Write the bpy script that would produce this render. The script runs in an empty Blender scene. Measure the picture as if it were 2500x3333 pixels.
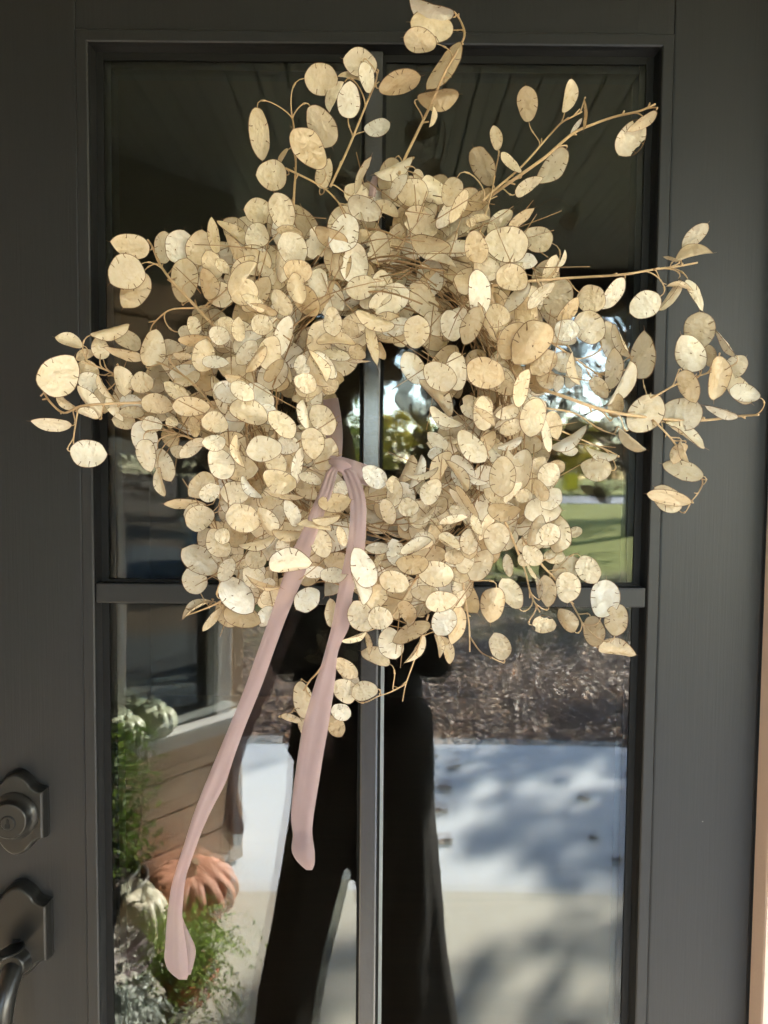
import bpy, bmesh, math, random
from mathutils import Vector, Matrix, noise

S = bpy.context.scene
COL = S.collection
R = math.radians
random.seed(7)

# ------------------------------------------------------------------ camera
PITCH, ROLL, FPX = R(3.05), R(0.5), 2407.0
CAM = Vector((0.0, -0.84, 1.55))
cF = Vector((0, math.cos(PITCH), -math.sin(PITCH)))
_r0, _u0 = Vector((1, 0, 0)), Vector((0, math.sin(PITCH), math.cos(PITCH)))
cR = math.cos(ROLL) * _r0 + math.sin(ROLL) * _u0
cU = math.cos(ROLL) * _u0 - math.sin(ROLL) * _r0
cam_d = bpy.data.cameras.new('camera')
cam = bpy.data.objects.new('camera', cam_d)
COL.objects.link(cam)
cam.matrix_world = Matrix(((cR.x, cU.x, -cF.x, CAM.x), (cR.y, cU.y, -cF.y, CAM.y), (cR.z, cU.z, -cF.z, CAM.z), (0, 0, 0, 1)))
cam_d.sensor_fit = 'VERTICAL'
cam_d.sensor_height = 36.0
cam_d.lens = 26.0
cam_d.clip_start = 0.01
cam_d.clip_end = 600
cam_d.dof.use_dof = True
cam_d.dof.focus_distance = 0.74
cam_d.dof.aperture_fstop = 8.5
S.camera = cam

# ------------------------------------------------------------------ sky, sun, exposure
SUN = Vector((0.56, -0.62, 0.50)).normalized()      # towards the sun
world = bpy.data.worlds.new('World')
S.world = world
world.use_nodes = True
wn = world.node_tree
wn.nodes.clear()
sky = wn.nodes.new('ShaderNodeTexSky')
sky.sky_type = 'NISHITA'
sky.sun_disc = False
sky.sun_elevation = math.asin(SUN.z)
sky.sun_rotation = math.atan2(SUN.x, SUN.y)
sky.air_density = 1.0
sky.dust_density = 0.5
bg = wn.nodes.new('ShaderNodeBackground')
bg.inputs['Strength'].default_value = 0.15
wo = wn.nodes.new('ShaderNodeOutputWorld')
wn.links.new(sky.outputs[0], bg.inputs[0])
wn.links.new(bg.outputs[0], wo.inputs[0])
sun_d = bpy.data.lights.new('sun', 'SUN')
sun_d.energy = 5.0
sun_d.angle = R(0.5)
sun_d.color = (1.0, 0.93, 0.82)
sun = bpy.data.objects.new('sun', sun_d)
sun.rotation_euler = SUN.to_track_quat('Z', 'Y').to_euler()
COL.objects.link(sun)
S.view_settings.view_transform = 'Standard'
S.view_settings.look = 'None'
S.view_settings.gamma = 1
S.view_settings.use_curve_mapping = False
S.view_settings.exposure = 4.1
S.cycles.use_denoising = True
S.cycles.max_bounces = 10
S.cycles.diffuse_bounces = 4
S.cycles.glossy_bounces = 6
S.cycles.transparent_max_bounces = 24
S.cycles.transmission_bounces = 6
S.cycles.sample_clamp_indirect = 8.0
S.cycles.caustics_reflective = False
S.cycles.caustics_refractive = False

# ------------------------------------------------------------------ helpers
def ray(px, py):
    return cF + (px - 1250) / FPX * cR - (py - 1666.5) / FPX * cU
def at(px, py, w=0.0):
    """point standing w metres in front of the door face, measured from the photograph"""
    d = ray(px, py)
    return CAM + d * ((-w - CAM.y) / d.y)
def pxm(px, py, w):
    return ((-w - CAM.y) / ray(px, py).y) / FPX

def link(name, me, mats=(), parent=None, kind=None):
    for m in mats: me.materials.append(m)
    o = bpy.data.objects.new(name, me)
    COL.objects.link(o)
    if parent: o.parent = parent
    if kind: o['kind'] = kind
    return o
def obj(name, bm, mats, parent=None, kind=None, smooth=False):
    me = bpy.data.meshes.new(name)
    bm.normal_update()
    if smooth:
        for f in bm.faces: f.smooth = True
    bm.to_mesh(me); bm.free()
    if not isinstance(mats, (list, tuple)): mats = [mats]
    return link(name, me, mats, parent, kind)
def thing(name, label, cat, loc=(0, 0, 0), group=None, rot=(0, 0, 0)):
    o = bpy.data.objects.new(name, None)
    COL.objects.link(o)
    o.location = loc; o.rotation_euler = rot
    o['label'] = label; o['category'] = cat
    if group: o['group'] = group
    return o
def tag(o, label, cat, group=None):
    o['label'] = label; o['category'] = cat
    if group: o['group'] = group
    return o
def box(bm, lo, hi, mi=0, bev=0.0):
    vs = [bm.verts.new((x, y, z)) for x in (lo[0], hi[0]) for y in (lo[1], hi[1]) for z in (lo[2], hi[2])]
    fs = [bm.faces.new([vs[i] for i in q]) for q in ((0, 1, 3, 2), (4, 6, 7, 5), (0, 4, 5, 1), (2, 3, 7, 6), (0, 2, 6, 4), (1, 5, 7, 3))]
    for f in fs: f.material_index = mi
    if bev:
        es = list({e for f in fs for e in f.edges})
        bmesh.ops.bevel(bm, geom=es, offset=bev, segments=2, affect='EDGES', profile=0.6)
    return vs
def boxo(name, lo, hi, mat, parent=None, bev=0.0, kind=None):
    bm = bmesh.new(); box(bm, lo, hi, 0, bev)
    return obj(name, bm, mat, parent, kind)
def frame_of(t):
    t = t.normalized()
    a = Vector((0, 0, 1)) if abs(t.z) < 0.9 else Vector((1, 0, 0))
    n = t.cross(a).normalized()
    return n, t.cross(n).normalized()
def tube(bm, pts, r0, r1=None, sides=5, mi=0, cap=True):
    r1 = r0 if r1 is None else r1
    rings = []
    n = len(pts)
    nn = None
    for i, p in enumerate(pts):
        t = (pts[min(i + 1, n - 1)] - pts[max(i - 1, 0)])
        if t.length < 1e-9: t = Vector((0, 0, 1))
        t.normalize()
        if nn is None: nn, bb = frame_of(t)
        else:
            nn = (nn - t * nn.dot(t)).normalized(); bb = t.cross(nn)
        r = r0 + (r1 - r0) * i / max(1, n - 1)
        rings.append([bm.verts.new(p + r * (math.cos(k * 2 * math.pi / sides) * nn + math.sin(k * 2 * math.pi / sides) * bb)) for k in range(sides)])
    for a, b in zip(rings, rings[1:]):
        for k in range(sides):
            f = bm.faces.new((a[k], a[(k + 1) % sides], b[(k + 1) % sides], b[k])); f.material_index = mi; f.smooth = True
    if cap and sides > 2:
        for r_, rev in ((rings[0], True), (rings[-1], False)):
            f = bm.faces.new(list(reversed(r_)) if rev else r_); f.material_index = mi
def spline(pts, sub=5):
    out = []
    P = [pts[0]] + list(pts) + [pts[-1]]
    for i in range(1, len(P) - 2):
        a, b, c, d = P[i - 1], P[i], P[i + 1], P[i + 2]
        for k in range(sub):
            t = k / sub
            out.append(0.5 * ((2 * b) + (c - a) * t + (2 * a - 5 * b + 4 * c - d) * t * t + (3 * b - a - 3 * c + d) * t ** 3))
    out.append(P[-2].copy() if hasattr(P[-2], 'copy') else P[-2])
    return out
def loft(bm, secs, sides=16, mi=0, cap=True):
    """secs: (centre, half width along a, half width along b, a, b)"""
    rings = []
    for c, ra, rb, a, b in secs:
        rings.append([bm.verts.new(c + a * ra * math.cos(k * 2 * math.pi / sides) + b * rb * math.sin(k * 2 * math.pi / sides)) for k in range(sides)])
    for p, q in zip(rings, rings[1:]):
        for k in range(sides):
            f = bm.faces.new((p[k], p[(k + 1) % sides], q[(k + 1) % sides], q[k])); f.material_index = mi; f.smooth = True
    if cap:
        bm.faces.new(list(reversed(rings[0]))); bm.faces.new(rings[-1])
    return rings

class NT:
    def __init__(s, name):
        s.m = bpy.data.materials.new(name); s.m.use_nodes = True
        s.t = s.m.node_tree; s.t.nodes.clear()
        s.out = s.n('OutputMaterial')
    def n(s, typ, **kw):
        nd = s.t.nodes.new('ShaderNode' + typ)
        for k, v in kw.items(): setattr(nd, k, v)
        return nd
    def l(s, a, b): s.t.links.new(a, b)
    def surf(s, sock): s.l(sock, s.out.inputs['Surface']); return s.m
    def noise(s, scale, detail=4, rough=0.55, vec=None, dist=0.0):
        nd = s.n('TexNoise'); nd.inputs['Scale'].default_value = scale
        nd.inputs['Detail'].default_value = detail; nd.inputs['Roughness'].default_value = rough
        nd.inputs['Distortion'].default_value = dist
        if vec: s.l(vec, nd.inputs['Vector'])
        return nd.outputs['Fac']
    def ramp(s, fac, stops, interp='LINEAR'):
        nd = s.n('ValToRGB'); e = nd.color_ramp.elements; nd.color_ramp.interpolation = interp
        while len(e) < len(stops): e.new(0.5)
        for q, (p, c) in zip(e, stops): q.position = p; q.color = (*c, 1) if len(c) == 3 else c
        s.l(fac, nd.inputs[0]); return nd.outputs[0]
    def coord(s, which='Object', scale=None):
        c = s.n('TexCoord').outputs[which]
        if scale:
            mp = s.n('Mapping'); mp.inputs['Scale'].default_value = scale; s.l(c, mp.inputs[0]); return mp.outputs[0]
        return c
    def pos(s, scale=None):
        c = s.n('NewGeometry').outputs['Position']
        if scale:
            mp = s.n('Mapping'); mp.inputs['Scale'].default_value = scale; s.l(c, mp.inputs[0]); return mp.outputs[0]
        return c
    def bump(s, h, strength=0.3, dist=0.01):
        b = s.n('Bump'); b.inputs['Strength'].default_value = strength; b.inputs['Distance'].default_value = dist
        s.l(h, b.inputs['Height']); return b.outputs[0]
    def mixc(s, fac, a, b, mode='MIX'):
        nd = s.n('Mix', data_type='RGBA', blend_type=mode)
        for sock, v in ((nd.inputs[0], fac), (nd.inputs[6], a), (nd.inputs[7], b)):
            if isinstance(v, (int, float)): sock.default_value = v
            elif isinstance(v, tuple): sock.default_value = (*v, 1)
            else: s.l(v, sock)
        return nd.outputs[2]
    def math(s, op, a, b=0.0, clamp=False):
        nd = s.n('Math', operation=op, use_clamp=clamp)
        for sock, v in ((nd.inputs[0], a), (nd.inputs[1], b)):
            if isinstance(v, (int, float)): sock.default_value = v
            else: s.l(v, sock)
        return nd.outputs[0]
    def bsdf(s, color, rough=0.5, spec=0.5, metal=0.0, normal=None, **kw):
        b = s.n('BsdfPrincipled')
        if isinstance(color, tuple): b.inputs['Base Color'].default_value = (*color, 1)
        else: s.l(color, b.inputs['Base Color'])
        if isinstance(rough, (int, float)): b.inputs['Roughness'].default_value = rough
        else: s.l(rough, b.inputs['Roughness'])
        b.inputs['Specular IOR Level'].default_value = spec
        b.inputs['Metallic'].default_value = metal
        for k, v in kw.items(): b.inputs[k].default_value = v
        if normal: s.l(normal, b.inputs['Normal'])
        return b.outputs[0]
    def mix(s, fac, a, b):
        nd = s.n('MixShader')
        if isinstance(fac, (int, float)): nd.inputs[0].default_value = fac
        else: s.l(fac, nd.inputs[0])
        s.l(a, nd.inputs[1]); s.l(b, nd.inputs[2]); return nd.outputs[0]

def simple(name, color, rough=0.5, var=0.25, scale=8.0, bump=0.0, bscale=40.0, metal=0.0, spec=0.5):
    t = NT(name)
    v = t.pos()
    c = t.mixc(t.noise(scale, 5, 0.6, v), tuple(x * (1 - var) for x in color), tuple(min(1, x * (1 + var)) for x in color))
    nrm = t.bump(t.noise(bscale, 4, 0.6, v), bump, 0.004) if bump else None
    return t.surf(t.bsdf(c, rough, spec, metal, nrm))

# ------------------------------------------------------------------ materials
def mat_paint():
    t = NT('door_paint')
    g = t.noise(60, 5, 0.65, t.pos((6.0, 6.0, 0.16)))
    big = t.noise(3.5, 3, 0.5, t.pos())
    fine = t.noise(900, 2, 0.5, t.pos())
    h = t.math('ADD', t.math('MULTIPLY', g, 0.8), t.math('MULTIPLY', fine, 0.25))
    rough = t.math('ADD', t.math('MULTIPLY', big, 0.14), 0.36)
    c = t.mixc(g, (0.0066, 0.0068, 0.0072), (0.0105, 0.0106, 0.0110))
    vo = t.n('TexVoronoi'); vo.inputs['Scale'].default_value = 48; t.l(t.pos(), vo.inputs['Vector'])
    sx = t.n('SeparateXYZ'); t.l(vo.outputs['Color'], sx.inputs[0])
    dust = t.math('MULTIPLY', t.math('LESS_THAN', vo.outputs['Distance'], 0.035), t.math('GREATER_THAN', sx.outputs[0], 0.93))
    c = t.mixc(t.math('MULTIPLY', dust, 0.5), c, (0.25, 0.24, 0.22))
    return t.surf(t.bsdf(c, rough, 0.31, 0, t.bump(h, 0.42, 0.0007)))
def mat_muntin():
    t = NT('muntin_paint')
    h = t.noise(420, 3, 0.6, t.pos((1, 1, 0.8)))
    return t.surf(t.bsdf((0.016, 0.016, 0.018), 0.24, 1.0, 0, t.bump(h, 0.22, 0.0006)))
def mat_glass(name, k):
    t = NT(name)
    fr = t.n('Fresnel'); fr.inputs[0].default_value = 1.5
    fac = t.math('MULTIPLY', fr.outputs[0], k, True)
    tr = t.n('BsdfTransparent'); tr.inputs[0].default_value = (0.86, 0.90, 0.88, 1)
    gl = t.n('BsdfGlossy'); gl.inputs['Roughness'].default_value = 0.0
    gl.inputs['Color'].default_value = (0.97, 1.0, 0.99, 1)
    h = t.noise(2.6, 1, 0.4, t.pos())
    t.l(t.bump(h, 0.10, 0.01), gl.inputs['Normal'])
    return t.surf(t.mix(fac, tr.outputs[0], gl.outputs[0]))
def mat_pod():
    t = NT('pod_membrane')
    at_ = t.n('Attribute', attribute_name='pod_co')
    oi = t.n('ObjectInfo').outputs['Random']
    vm = t.n('VectorMath', operation='MULTIPLY_ADD')
    t.l(at_.outputs['Vector'], vm.inputs[0]); vm.inputs[1].default_value = (1, 1, 1)
    cx = t.n('CombineXYZ'); t.l(t.math('MULTIPLY', oi, 37.0), cx.inputs[2]); t.l(cx.outputs[0], vm.inputs[2])
    v = vm.outputs[0]
    sp = t.n('SeparateXYZ'); t.l(at_.outputs['Vector'], sp.inputs[0])
    rnd = t.math('FRACT', t.math('ADD', oi, t.math('MULTIPLY', sp.outputs[2], 0.731)))
    base = t.ramp(rnd, [(0.0, (0.58, 0.435, 0.265)), (0.20, (0.70, 0.58, 0.405)), (0.58, (0.76, 0.66, 0.495)), (0.83, (0.79, 0.72, 0.59)), (1.0, (0.81, 0.785, 0.72))])
    mot = t.noise(2.2, 5, 0.6, v, 0.6)
    base = t.mixc(t.ramp(mot, [(0.33, (0, 0, 0)), (0.7, (1, 1, 1))]), t.mixc(1.0, base, (0.90, 0.84, 0.74), 'MULTIPLY'), base)
    # veins: fine branching streaks
    vor = t.n('TexVoronoi', feature='DISTANCE_TO_EDGE'); vor.inputs['Scale'].default_value = 5.5; t.l(v, vor.inputs['Vector'])
    vein = t.ramp(vor.outputs[0], [(0.0, (1, 1, 1)), (0.05, (0, 0, 0))])
    base = t.mixc(t.math('MULTIPLY', vein, 0.09), base, (0.45, 0.30, 0.15))
    st = t.noise(1.7, 6, 0.72, v, 1.2)
    stain = t.ramp(st, [(0.61, (0, 0, 0)), (0.76, (1, 1, 1))])
    base = t.mixc(t.math('MULTIPLY', stain, 0.75), base, (0.22, 0.12, 0.05))
    h1 = t.noise(1.5, 3, 0.45, v, 0.5)
    vc = t.n('TexVoronoi', feature='F1'); vc.inputs['Scale'].default_value = 2.3; vc.inputs['Detail'].default_value = 1.0; t.l(v, vc.inputs['Vector'])
    nrm = t.bump(t.math('ADD', h1, t.math('MULTIPLY', vc.outputs['Distance'], 0.28)), 0.62, 0.0046)
    pr = t.bsdf(base, t.math('ADD', t.math('MULTIPLY', mot, 0.42), 0.12), 0.6, 0.0, nrm)
    trl = t.n('BsdfTranslucent'); t.l(base, trl.inputs[0]); t.l(nrm, trl.inputs['Normal'])
    tp = t.n('BsdfTransparent'); t.l(t.mixc(0.5, base, (1, 1, 1)), tp.inputs[0])
    a = t.mix(0.22, pr, trl.outputs[0])
    tf = t.math('FRACT', t.math('MULTIPLY', rnd, 7.31))
    return t.surf(t.mix(t.math('ADD', t.math('MULTIPLY', t.math('POWER', tf, 2.0), 0.24), 0.12), a, tp.outputs[0]))
def mat_ribbon():
    t = NT('ribbon_chiffon')
    v = t.pos()
    w = t.noise(700, 2, 0.6, v)
    c = t.mixc(t.noise(14, 3, 0.5, v), (0.355, 0.255, 0.262), (0.42, 0.305, 0.308))
    nrm = t.bump(t.math('ADD', t.math('MULTIPLY', w, 0.15), t.noise(45, 3, 0.5, v)), 0.25, 0.003)
    pr = t.bsdf(c, 0.75, 0.2, 0, nrm, **{'Sheen Weight': 0.3})
    tl = t.n('BsdfTranslucent'); t.l(c, tl.inputs[0])
    tp = t.n('BsdfTransparent'); tp.inputs[0].default_value = (1, 0.86, 0.86, 1)
    return t.surf(t.mix(0.22, t.mix(0.28, pr, tl.outputs[0]), tp.outputs[0]))
def mat_leaf(name, stops, trans=0.48):
    t = NT(name)
    g = t.n('NewGeometry').outputs['Random Per Island']
    c = t.ramp(g, stops)
    d = t.bsdf(c, 0.5, 0.4)
    tl = t.n('BsdfTranslucent'); t.l(c, tl.inputs[0])
    return t.surf(t.mix(trans, d, tl.outputs[0]))
def mat_concrete(name, a, b, rough=0.7, speck=0.5):
    t = NT(name); v = t.pos()
    c = t.mixc(t.noise(1.1, 6, 0.6, v), a, b)
    c = t.mixc(t.math('MULTIPLY', t.ramp(t.noise(3.2, 6, 0.7, v, 0.5), [(0.58, (0, 0, 0)), (0.75, (1, 1, 1))]), speck), c, tuple(x * 0.55 for x in a))
    c = t.mixc(t.math('MULTIPLY', t.noise(160, 3, 0.6, v), 0.25), c, tuple(x * 0.7 for x in a))
    return t.surf(t.bsdf(c, rough, 0.5, 0, t.bump(t.noise(130, 4, 0.6, v), 0.3, 0.002)))
def mat_wood(name, a, b, along=0, rough=0.55):
    t = NT(name)
    sc = [14.0, 14.0, 14.0]; sc[along] = 0.9
    v = t.pos(tuple(sc))
    g = t.noise(1.6, 6, 0.6, v, 1.0)
    c = t.mixc(g, a, b)
    kn = t.ramp(t.noise(2.3, 2, 0.5, t.pos()), [(0.70, (0, 0, 0)), (0.78, (1, 1, 1))])
    c = t.mixc(t.math('MULTIPLY', kn, 0.6), c, tuple(x * 0.4 for x in a))
    return t.surf(t.bsdf(c, rough, 0.4, 0, t.bump(g, 0.2, 0.002)))
def mat_lawn():
    t = NT('lawn_ground'); v = t.pos()
    gr = t.mixc(t.noise(0.35, 6, 0.65, v), (0.165, 0.195, 0.030), (0.33, 0.32, 0.065))
    gr = t.mixc(t.math('MULTIPLY', t.noise(14, 5, 0.7, v), 0.5), gr, (0.03, 0.045, 0.012))
    dead = t.mixc(t.noise(16, 5, 0.7, v), (0.075, 0.055, 0.040), (0.20, 0.14, 0.10))
    sp = t.n('SeparateXYZ'); t.l(v, sp.inputs[0])
    dy = t.math('ADD', sp.outputs[1], t.math('MULTIPLY', t.noise(0.5, 4, 0.6, v), 6.0))
    f = t.n('MapRange'); t.l(dy, f.inputs[0]); f.inputs[1].default_value = -9.0; f.inputs[2].default_value = -2.5
    c = t.mixc(f.outputs[0], gr, dead)
    return t.surf(t.bsdf(c, 0.9, 0.2, 0, t.bump(t.noise(30, 5, 0.7, v), 0.8, 0.04)))

M = {}
M['paint'] = mat_paint()
M['muntin'] = mat_muntin()
M['glass'] = mat_glass('door_glass', 1.25)
M['glass2'] = mat_glass('door_glass_inner', 0.78)
M['winglass'] = mat_glass('window_glass', 4.5)
M['spacer'] = simple('spacer_metal', (0.55, 0.55, 0.56), 0.3, 0.1, 40, metal=0.8)
M['gasket'] = simple('black_gasket', (0.005, 0.005, 0.005), 0.6, 0.2, 40, spec=0.15)
M['bronze'] = simple('dark_bronze', (0.030, 0.029, 0.027), 0.29, 0.12, 60, 0.06, 600, metal=0.7)
M['black_metal'] = simple('black_metal', (0.010, 0.010, 0.010), 0.35, 0.2, 60, metal=0.3)
M['pod'] = mat_pod()
M['rim'] = simple('pod_rim', (0.15, 0.078, 0.032), 0.55, 0.4, 60)
M['stem'] = simple('dry_stem', (0.42, 0.285, 0.155), 0.6, 0.35, 90, 0.3, 300)
M['twig'] = simple('dry_twig', (0.27, 0.165, 0.08), 0.7, 0.5, 60, 0.3, 300)
M['ribbon'] = mat_ribbon()
M['porch'] = mat_concrete('porch_concrete', (0.42, 0.39, 0.325), (0.54, 0.51, 0.435), 0.6, 0.35)
M['walk'] = mat_concrete('walk_concrete', (0.56, 0.58, 0.61), (0.66, 0.68, 0.71), 0.5, 0.3)  # slight blue of the sky light is put into this concrete colour
M['lawn'] = mat_lawn()
M['asphalt'] = mat_concrete('asphalt', (0.045, 0.046, 0.05), (0.065, 0.066, 0.07), 0.8)
M['road'] = mat_concrete('road_surface', (0.13, 0.14, 0.16), (0.17, 0.18, 0.20), 0.6)
M['ceil'] = simple('ceiling_paint', (0.165, 0.175, 0.135), 0.42, 0.12, 3, 0.05, 60)
M['beam'] = simple('beam_paint', (0.03, 0.03, 0.03), 0.5, 0.15, 5)
M['cedar'] = mat_wood('cedar_siding', (0.49, 0.36, 0.25), (0.69, 0.54, 0.40), 0)
M['cedar_v'] = mat_wood('cedar_trim', (0.42, 0.28, 0.17), (0.58, 0.42, 0.27), 2)
M['casing'] = simple('tan_casing', (0.52, 0.40, 0.33), 0.6, 0.1, 10, 0.1, 200)
M['white'] = simple('white_trim', (0.66, 0.66, 0.65), 0.45, 0.06, 10)
M['sash'] = simple('dark_sash', (0.03, 0.03, 0.032), 0.4, 0.1, 20)
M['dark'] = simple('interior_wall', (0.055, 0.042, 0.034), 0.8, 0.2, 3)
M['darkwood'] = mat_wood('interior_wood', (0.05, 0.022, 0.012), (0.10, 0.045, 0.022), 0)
M['bark'] = simple('bark', (0.11, 0.085, 0.065), 0.9, 0.4, 9, 0.6, 30)

# ------------------------------------------------------------------ ground and pavements
def sheet(name, x0, x1, y0, y1, z, mat, thick=None, parent=None):
    bm = bmesh.new()
    if thick: box(bm, (x0, y0, z - thick), (x1, y1, z), 0, 0.006)
    else:
        bm.faces.new([bm.verts.new(p) for p in ((x0, y0, z), (x1, y0, z), (x1, y1, z), (x0, y1, z))])
    return obj(name, bm, mat, parent, 'structure')
sheet('ground', -250, 250, -400, 60, -0.09, M['lawn'])
sheet('porch_floor', -3.2, 1.95, -1.80, -0.06, 0.0, M['porch'], 0.3)
sheet('walkway', -0.95, 1.95, -3.30, -1.885, -0.012, M['walk'], 0.3)
sheet('walkway_edge', -0.95, 1.95, -1.877, -1.807, -0.006, M['walk'], 0.2)
sheet('driveway', 1.96, 3.9, -4.0, 3.0, -0.06, M['asphalt'], 0.2)
sheet('side_road', 6.2, 12.5, -9.0, 9.0, -0.06, M['asphalt'], 0.2)
sheet('road', -250, 250, -58, -42, -0.07, M['road'])
bm = bmesh.new()
for i in range(28):                                  # far hillside behind the road
    pass
bm.free()

# ------------------------------------------------------------------ house (porch side)
house = thing('house', 'cedar sided house front with dark porch ceiling around the black door', 'house')
# porch ceiling, beadboard running away from the door
bmp = bmesh.new()
pw = 0.084
prof = [(-pw/2 + 0.0005, 0.007), (-pw/2 + 0.0055, 0.0), (-0.004, 0.0), (0.0, 0.0035), (0.004, 0.0), (pw/2 - 0.0055, 0.0), (pw/2 - 0.0005, 0.007)]
va = [bmp.verts.new((x, -3.0, z)) for x, z in prof]; vb = [bmp.verts.new((x, 0.0, z)) for x, z in prof]
vt = [bmp.verts.new((sx * pw / 2, y, 0.012)) for y in (-3.0, 0.0) for sx in (-1, 1)]
for a, b, c, d in zip(va, va[1:], vb[1:], vb): bmp.faces.new((a, d, c, b))
bmp.faces.new((vt[0], vt[1], vt[3], vt[2]))
plank0 = obj('ceiling_plank', bmp, M['ceil'], house)
for i in range(64):
    o = plank0 if i == 0 else plank0.copy()
    if i: COL.objects.link(o); o.parent = house
    o.location = (-1.9 + i * pw, 0, 2.60)
boxo('roof', (-2.2, -3.35, 2.63), (6.0, 0.4, 2.80), M['beam'], house)
boxo('porch_beam', (-2.2, -3.18, 2.40), (6.0, -3.02, 2.628), M['beam'], house, 0.006)
boxo('porch_post', (3.9, -3.17, -0.06), (4.04, -3.03, 2.398), M['beam'], house, 0.005)
# entry wall round the door
boxo('wall', (0.56, 0.0, 0.0), (6.0, 0.12, 2.62), M['cedar'], house)
boxo('wall', (-1.72, 0.0, 0.0), (-0.70, 0.12, 2.62), M['cedar'], house)
boxo('wall', (-0.70, 0.0, 2.14), (0.56, 0.12, 2.62), M['cedar'], house)
# door casing and jambs
boxo('door_casing', (0.4370, -0.028, 0.0), (0.558, 0.11, 2.137), M['casing'], house, 0.004)
boxo('door_casing', (-0.698, -0.028, 0.0), (-0.512, 0.11, 2.137), M['casing'], house, 0.004)
boxo('door_casing', (-0.698, -0.03, 2.108), (0.558, 0.11, 2.14), M['casing'], house, 0.004)
boxo('weatherstrip', (0.4340, 0.002, 0.0), (0.4368, 0.05, 2.10), M['gasket'], house)
# side wall to the corner of the bay
boxo('wall', (-1.72, -0.80, 0.0), (-1.60, 0.0, 2.62), M['cedar'], house)
# angled bay wall: origin at its outer corner, local x runs along the wall away from the corner
BC = Vector((-0.56, -2.03, 0.0))
bdir = Vector((-0.645, 0.764, 0)).normalized()
bnor = Vector((bdir.y, -bdir.x, 0))                    # towards the porch
def bay(s, out, z): return BC + bdir * s + bnor * out + Vector((0, 0, z))
def bay_box(name, s0, s1, o0, o1, z0, z1, mat, parent=house, bev=0.0, slope=0.0):
    bm = bmesh.new()
    vs = box(bm, (s0, o0, z0), (s1, o1, z1), 0, bev)
    for v in bm.verts:
        z = v.co.z - (slope * (v.co.y - o0) if slope else 0)
        v.co = bay(v.co.x, v.co.y, z)
    bmesh.ops.recalc_face_normals(bm, faces=bm.faces[:])
    return obj(name, bm, mat, parent)
BL = 1.60
bay_box('bay_wall', 0.062, BL, -0.14, -0.022, 0.0, 0.555, M['cedar'])
bay_box('bay_wall', 0.062, BL, -0.14, -0.022, 1.665, 2.20, M['cedar'])
bay_box('bay_wall', 0.02, BL, -0.14, -0.004, 2.20, 2.60, M['ceil'])
bay_box('corner_board', 0.0, 0.060, -0.16, 0.004, 0.0, 2.198, M['cedar_v'], house, 0.003)
for z0 in (0.02, 0.155, 0.29, 0.425):
    bay_box('siding_board', 0.064, BL, -0.020, 0.0, z0, z0 + 0.128, M['cedar'], house, 0.004)
for z0 in (1.69, 1.82, 1.95, 2.08):
    bay_box('siding_board', 0.064, BL, -0.020, 0.0, z0, z0 + 0.120, M['cedar'], house, 0.004)
win = bay_box('window', 0.064, 0.128, -0.06, 0.018, 0.62, 1.60, M['white'], house, 0.004)
bay_box('frame', 0.064, BL, -0.06, 0.020, 1.602, 1.66, M['white'], win, 0.004)
bay_box('sill', 0.03, BL, -0.06, 0.075, 0.56, 0.618, M['white'], win, 0.006)
bay_box('sash', 0.130, 0.165, -0.05, 0.0, 0.62, 1.60, M['sash'], win, 0.003)
bay_box('sash', 0.167, BL, -0.05, 0.0, 0.62, 0.66, M['sash'], win, 0.003)
bay_box('mullion', 0.505, 0.535, -0.05, 0.006, 0.661, 1.60, M['white'], win, 0.003)
bay_box('pane', 0.166, BL, -0.034, -0.030, 0.66, 1.60, M['winglass'], win)
bm = bmesh.new()
for a, b in (((0.0, -0.17), (-2.4, -0.17)),):
    pass
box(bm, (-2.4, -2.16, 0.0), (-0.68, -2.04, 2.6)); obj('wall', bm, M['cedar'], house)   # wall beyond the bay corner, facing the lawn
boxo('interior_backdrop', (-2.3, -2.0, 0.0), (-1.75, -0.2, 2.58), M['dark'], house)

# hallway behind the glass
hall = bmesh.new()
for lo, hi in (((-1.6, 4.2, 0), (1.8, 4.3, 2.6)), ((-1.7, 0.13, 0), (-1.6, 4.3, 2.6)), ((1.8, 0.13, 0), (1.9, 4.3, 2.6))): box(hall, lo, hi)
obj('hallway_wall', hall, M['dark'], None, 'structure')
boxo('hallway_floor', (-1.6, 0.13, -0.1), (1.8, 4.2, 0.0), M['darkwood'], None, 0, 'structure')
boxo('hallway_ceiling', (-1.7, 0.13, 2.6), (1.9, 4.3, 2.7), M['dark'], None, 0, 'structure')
# ------------------------------------------------------------------ the door
door = thing('front_door', 'black panelled front door with large glazed panes, bar and bronze lock', 'door', (0, 0, 0))
GL, GR, GT, GB = -0.3425, 0.3135, 2.0318, 0.30         # outside of the raised glazing frame
boxo('stile', (-0.508, 0.0, 0.02), (GL - 0.0015, 0.045, 2.10), M['paint'], door, 0.0015)
boxo('stile', (GR + 0.0015, 0.0, 0.02), (0.4335, 0.045, 2.10), M['paint'], door, 0.0025)
boxo('top_rail', (GL - 0.0008, 0.0004, GT + 0.0015), (GR + 0.0008, 0.045, 2.10), M['paint'], door)
boxo('bottom_rail', (GL - 0.0008, 0.0004, 0.02), (GR + 0.0008, 0.045, GB - 0.0015), M['paint'], door)
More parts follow.
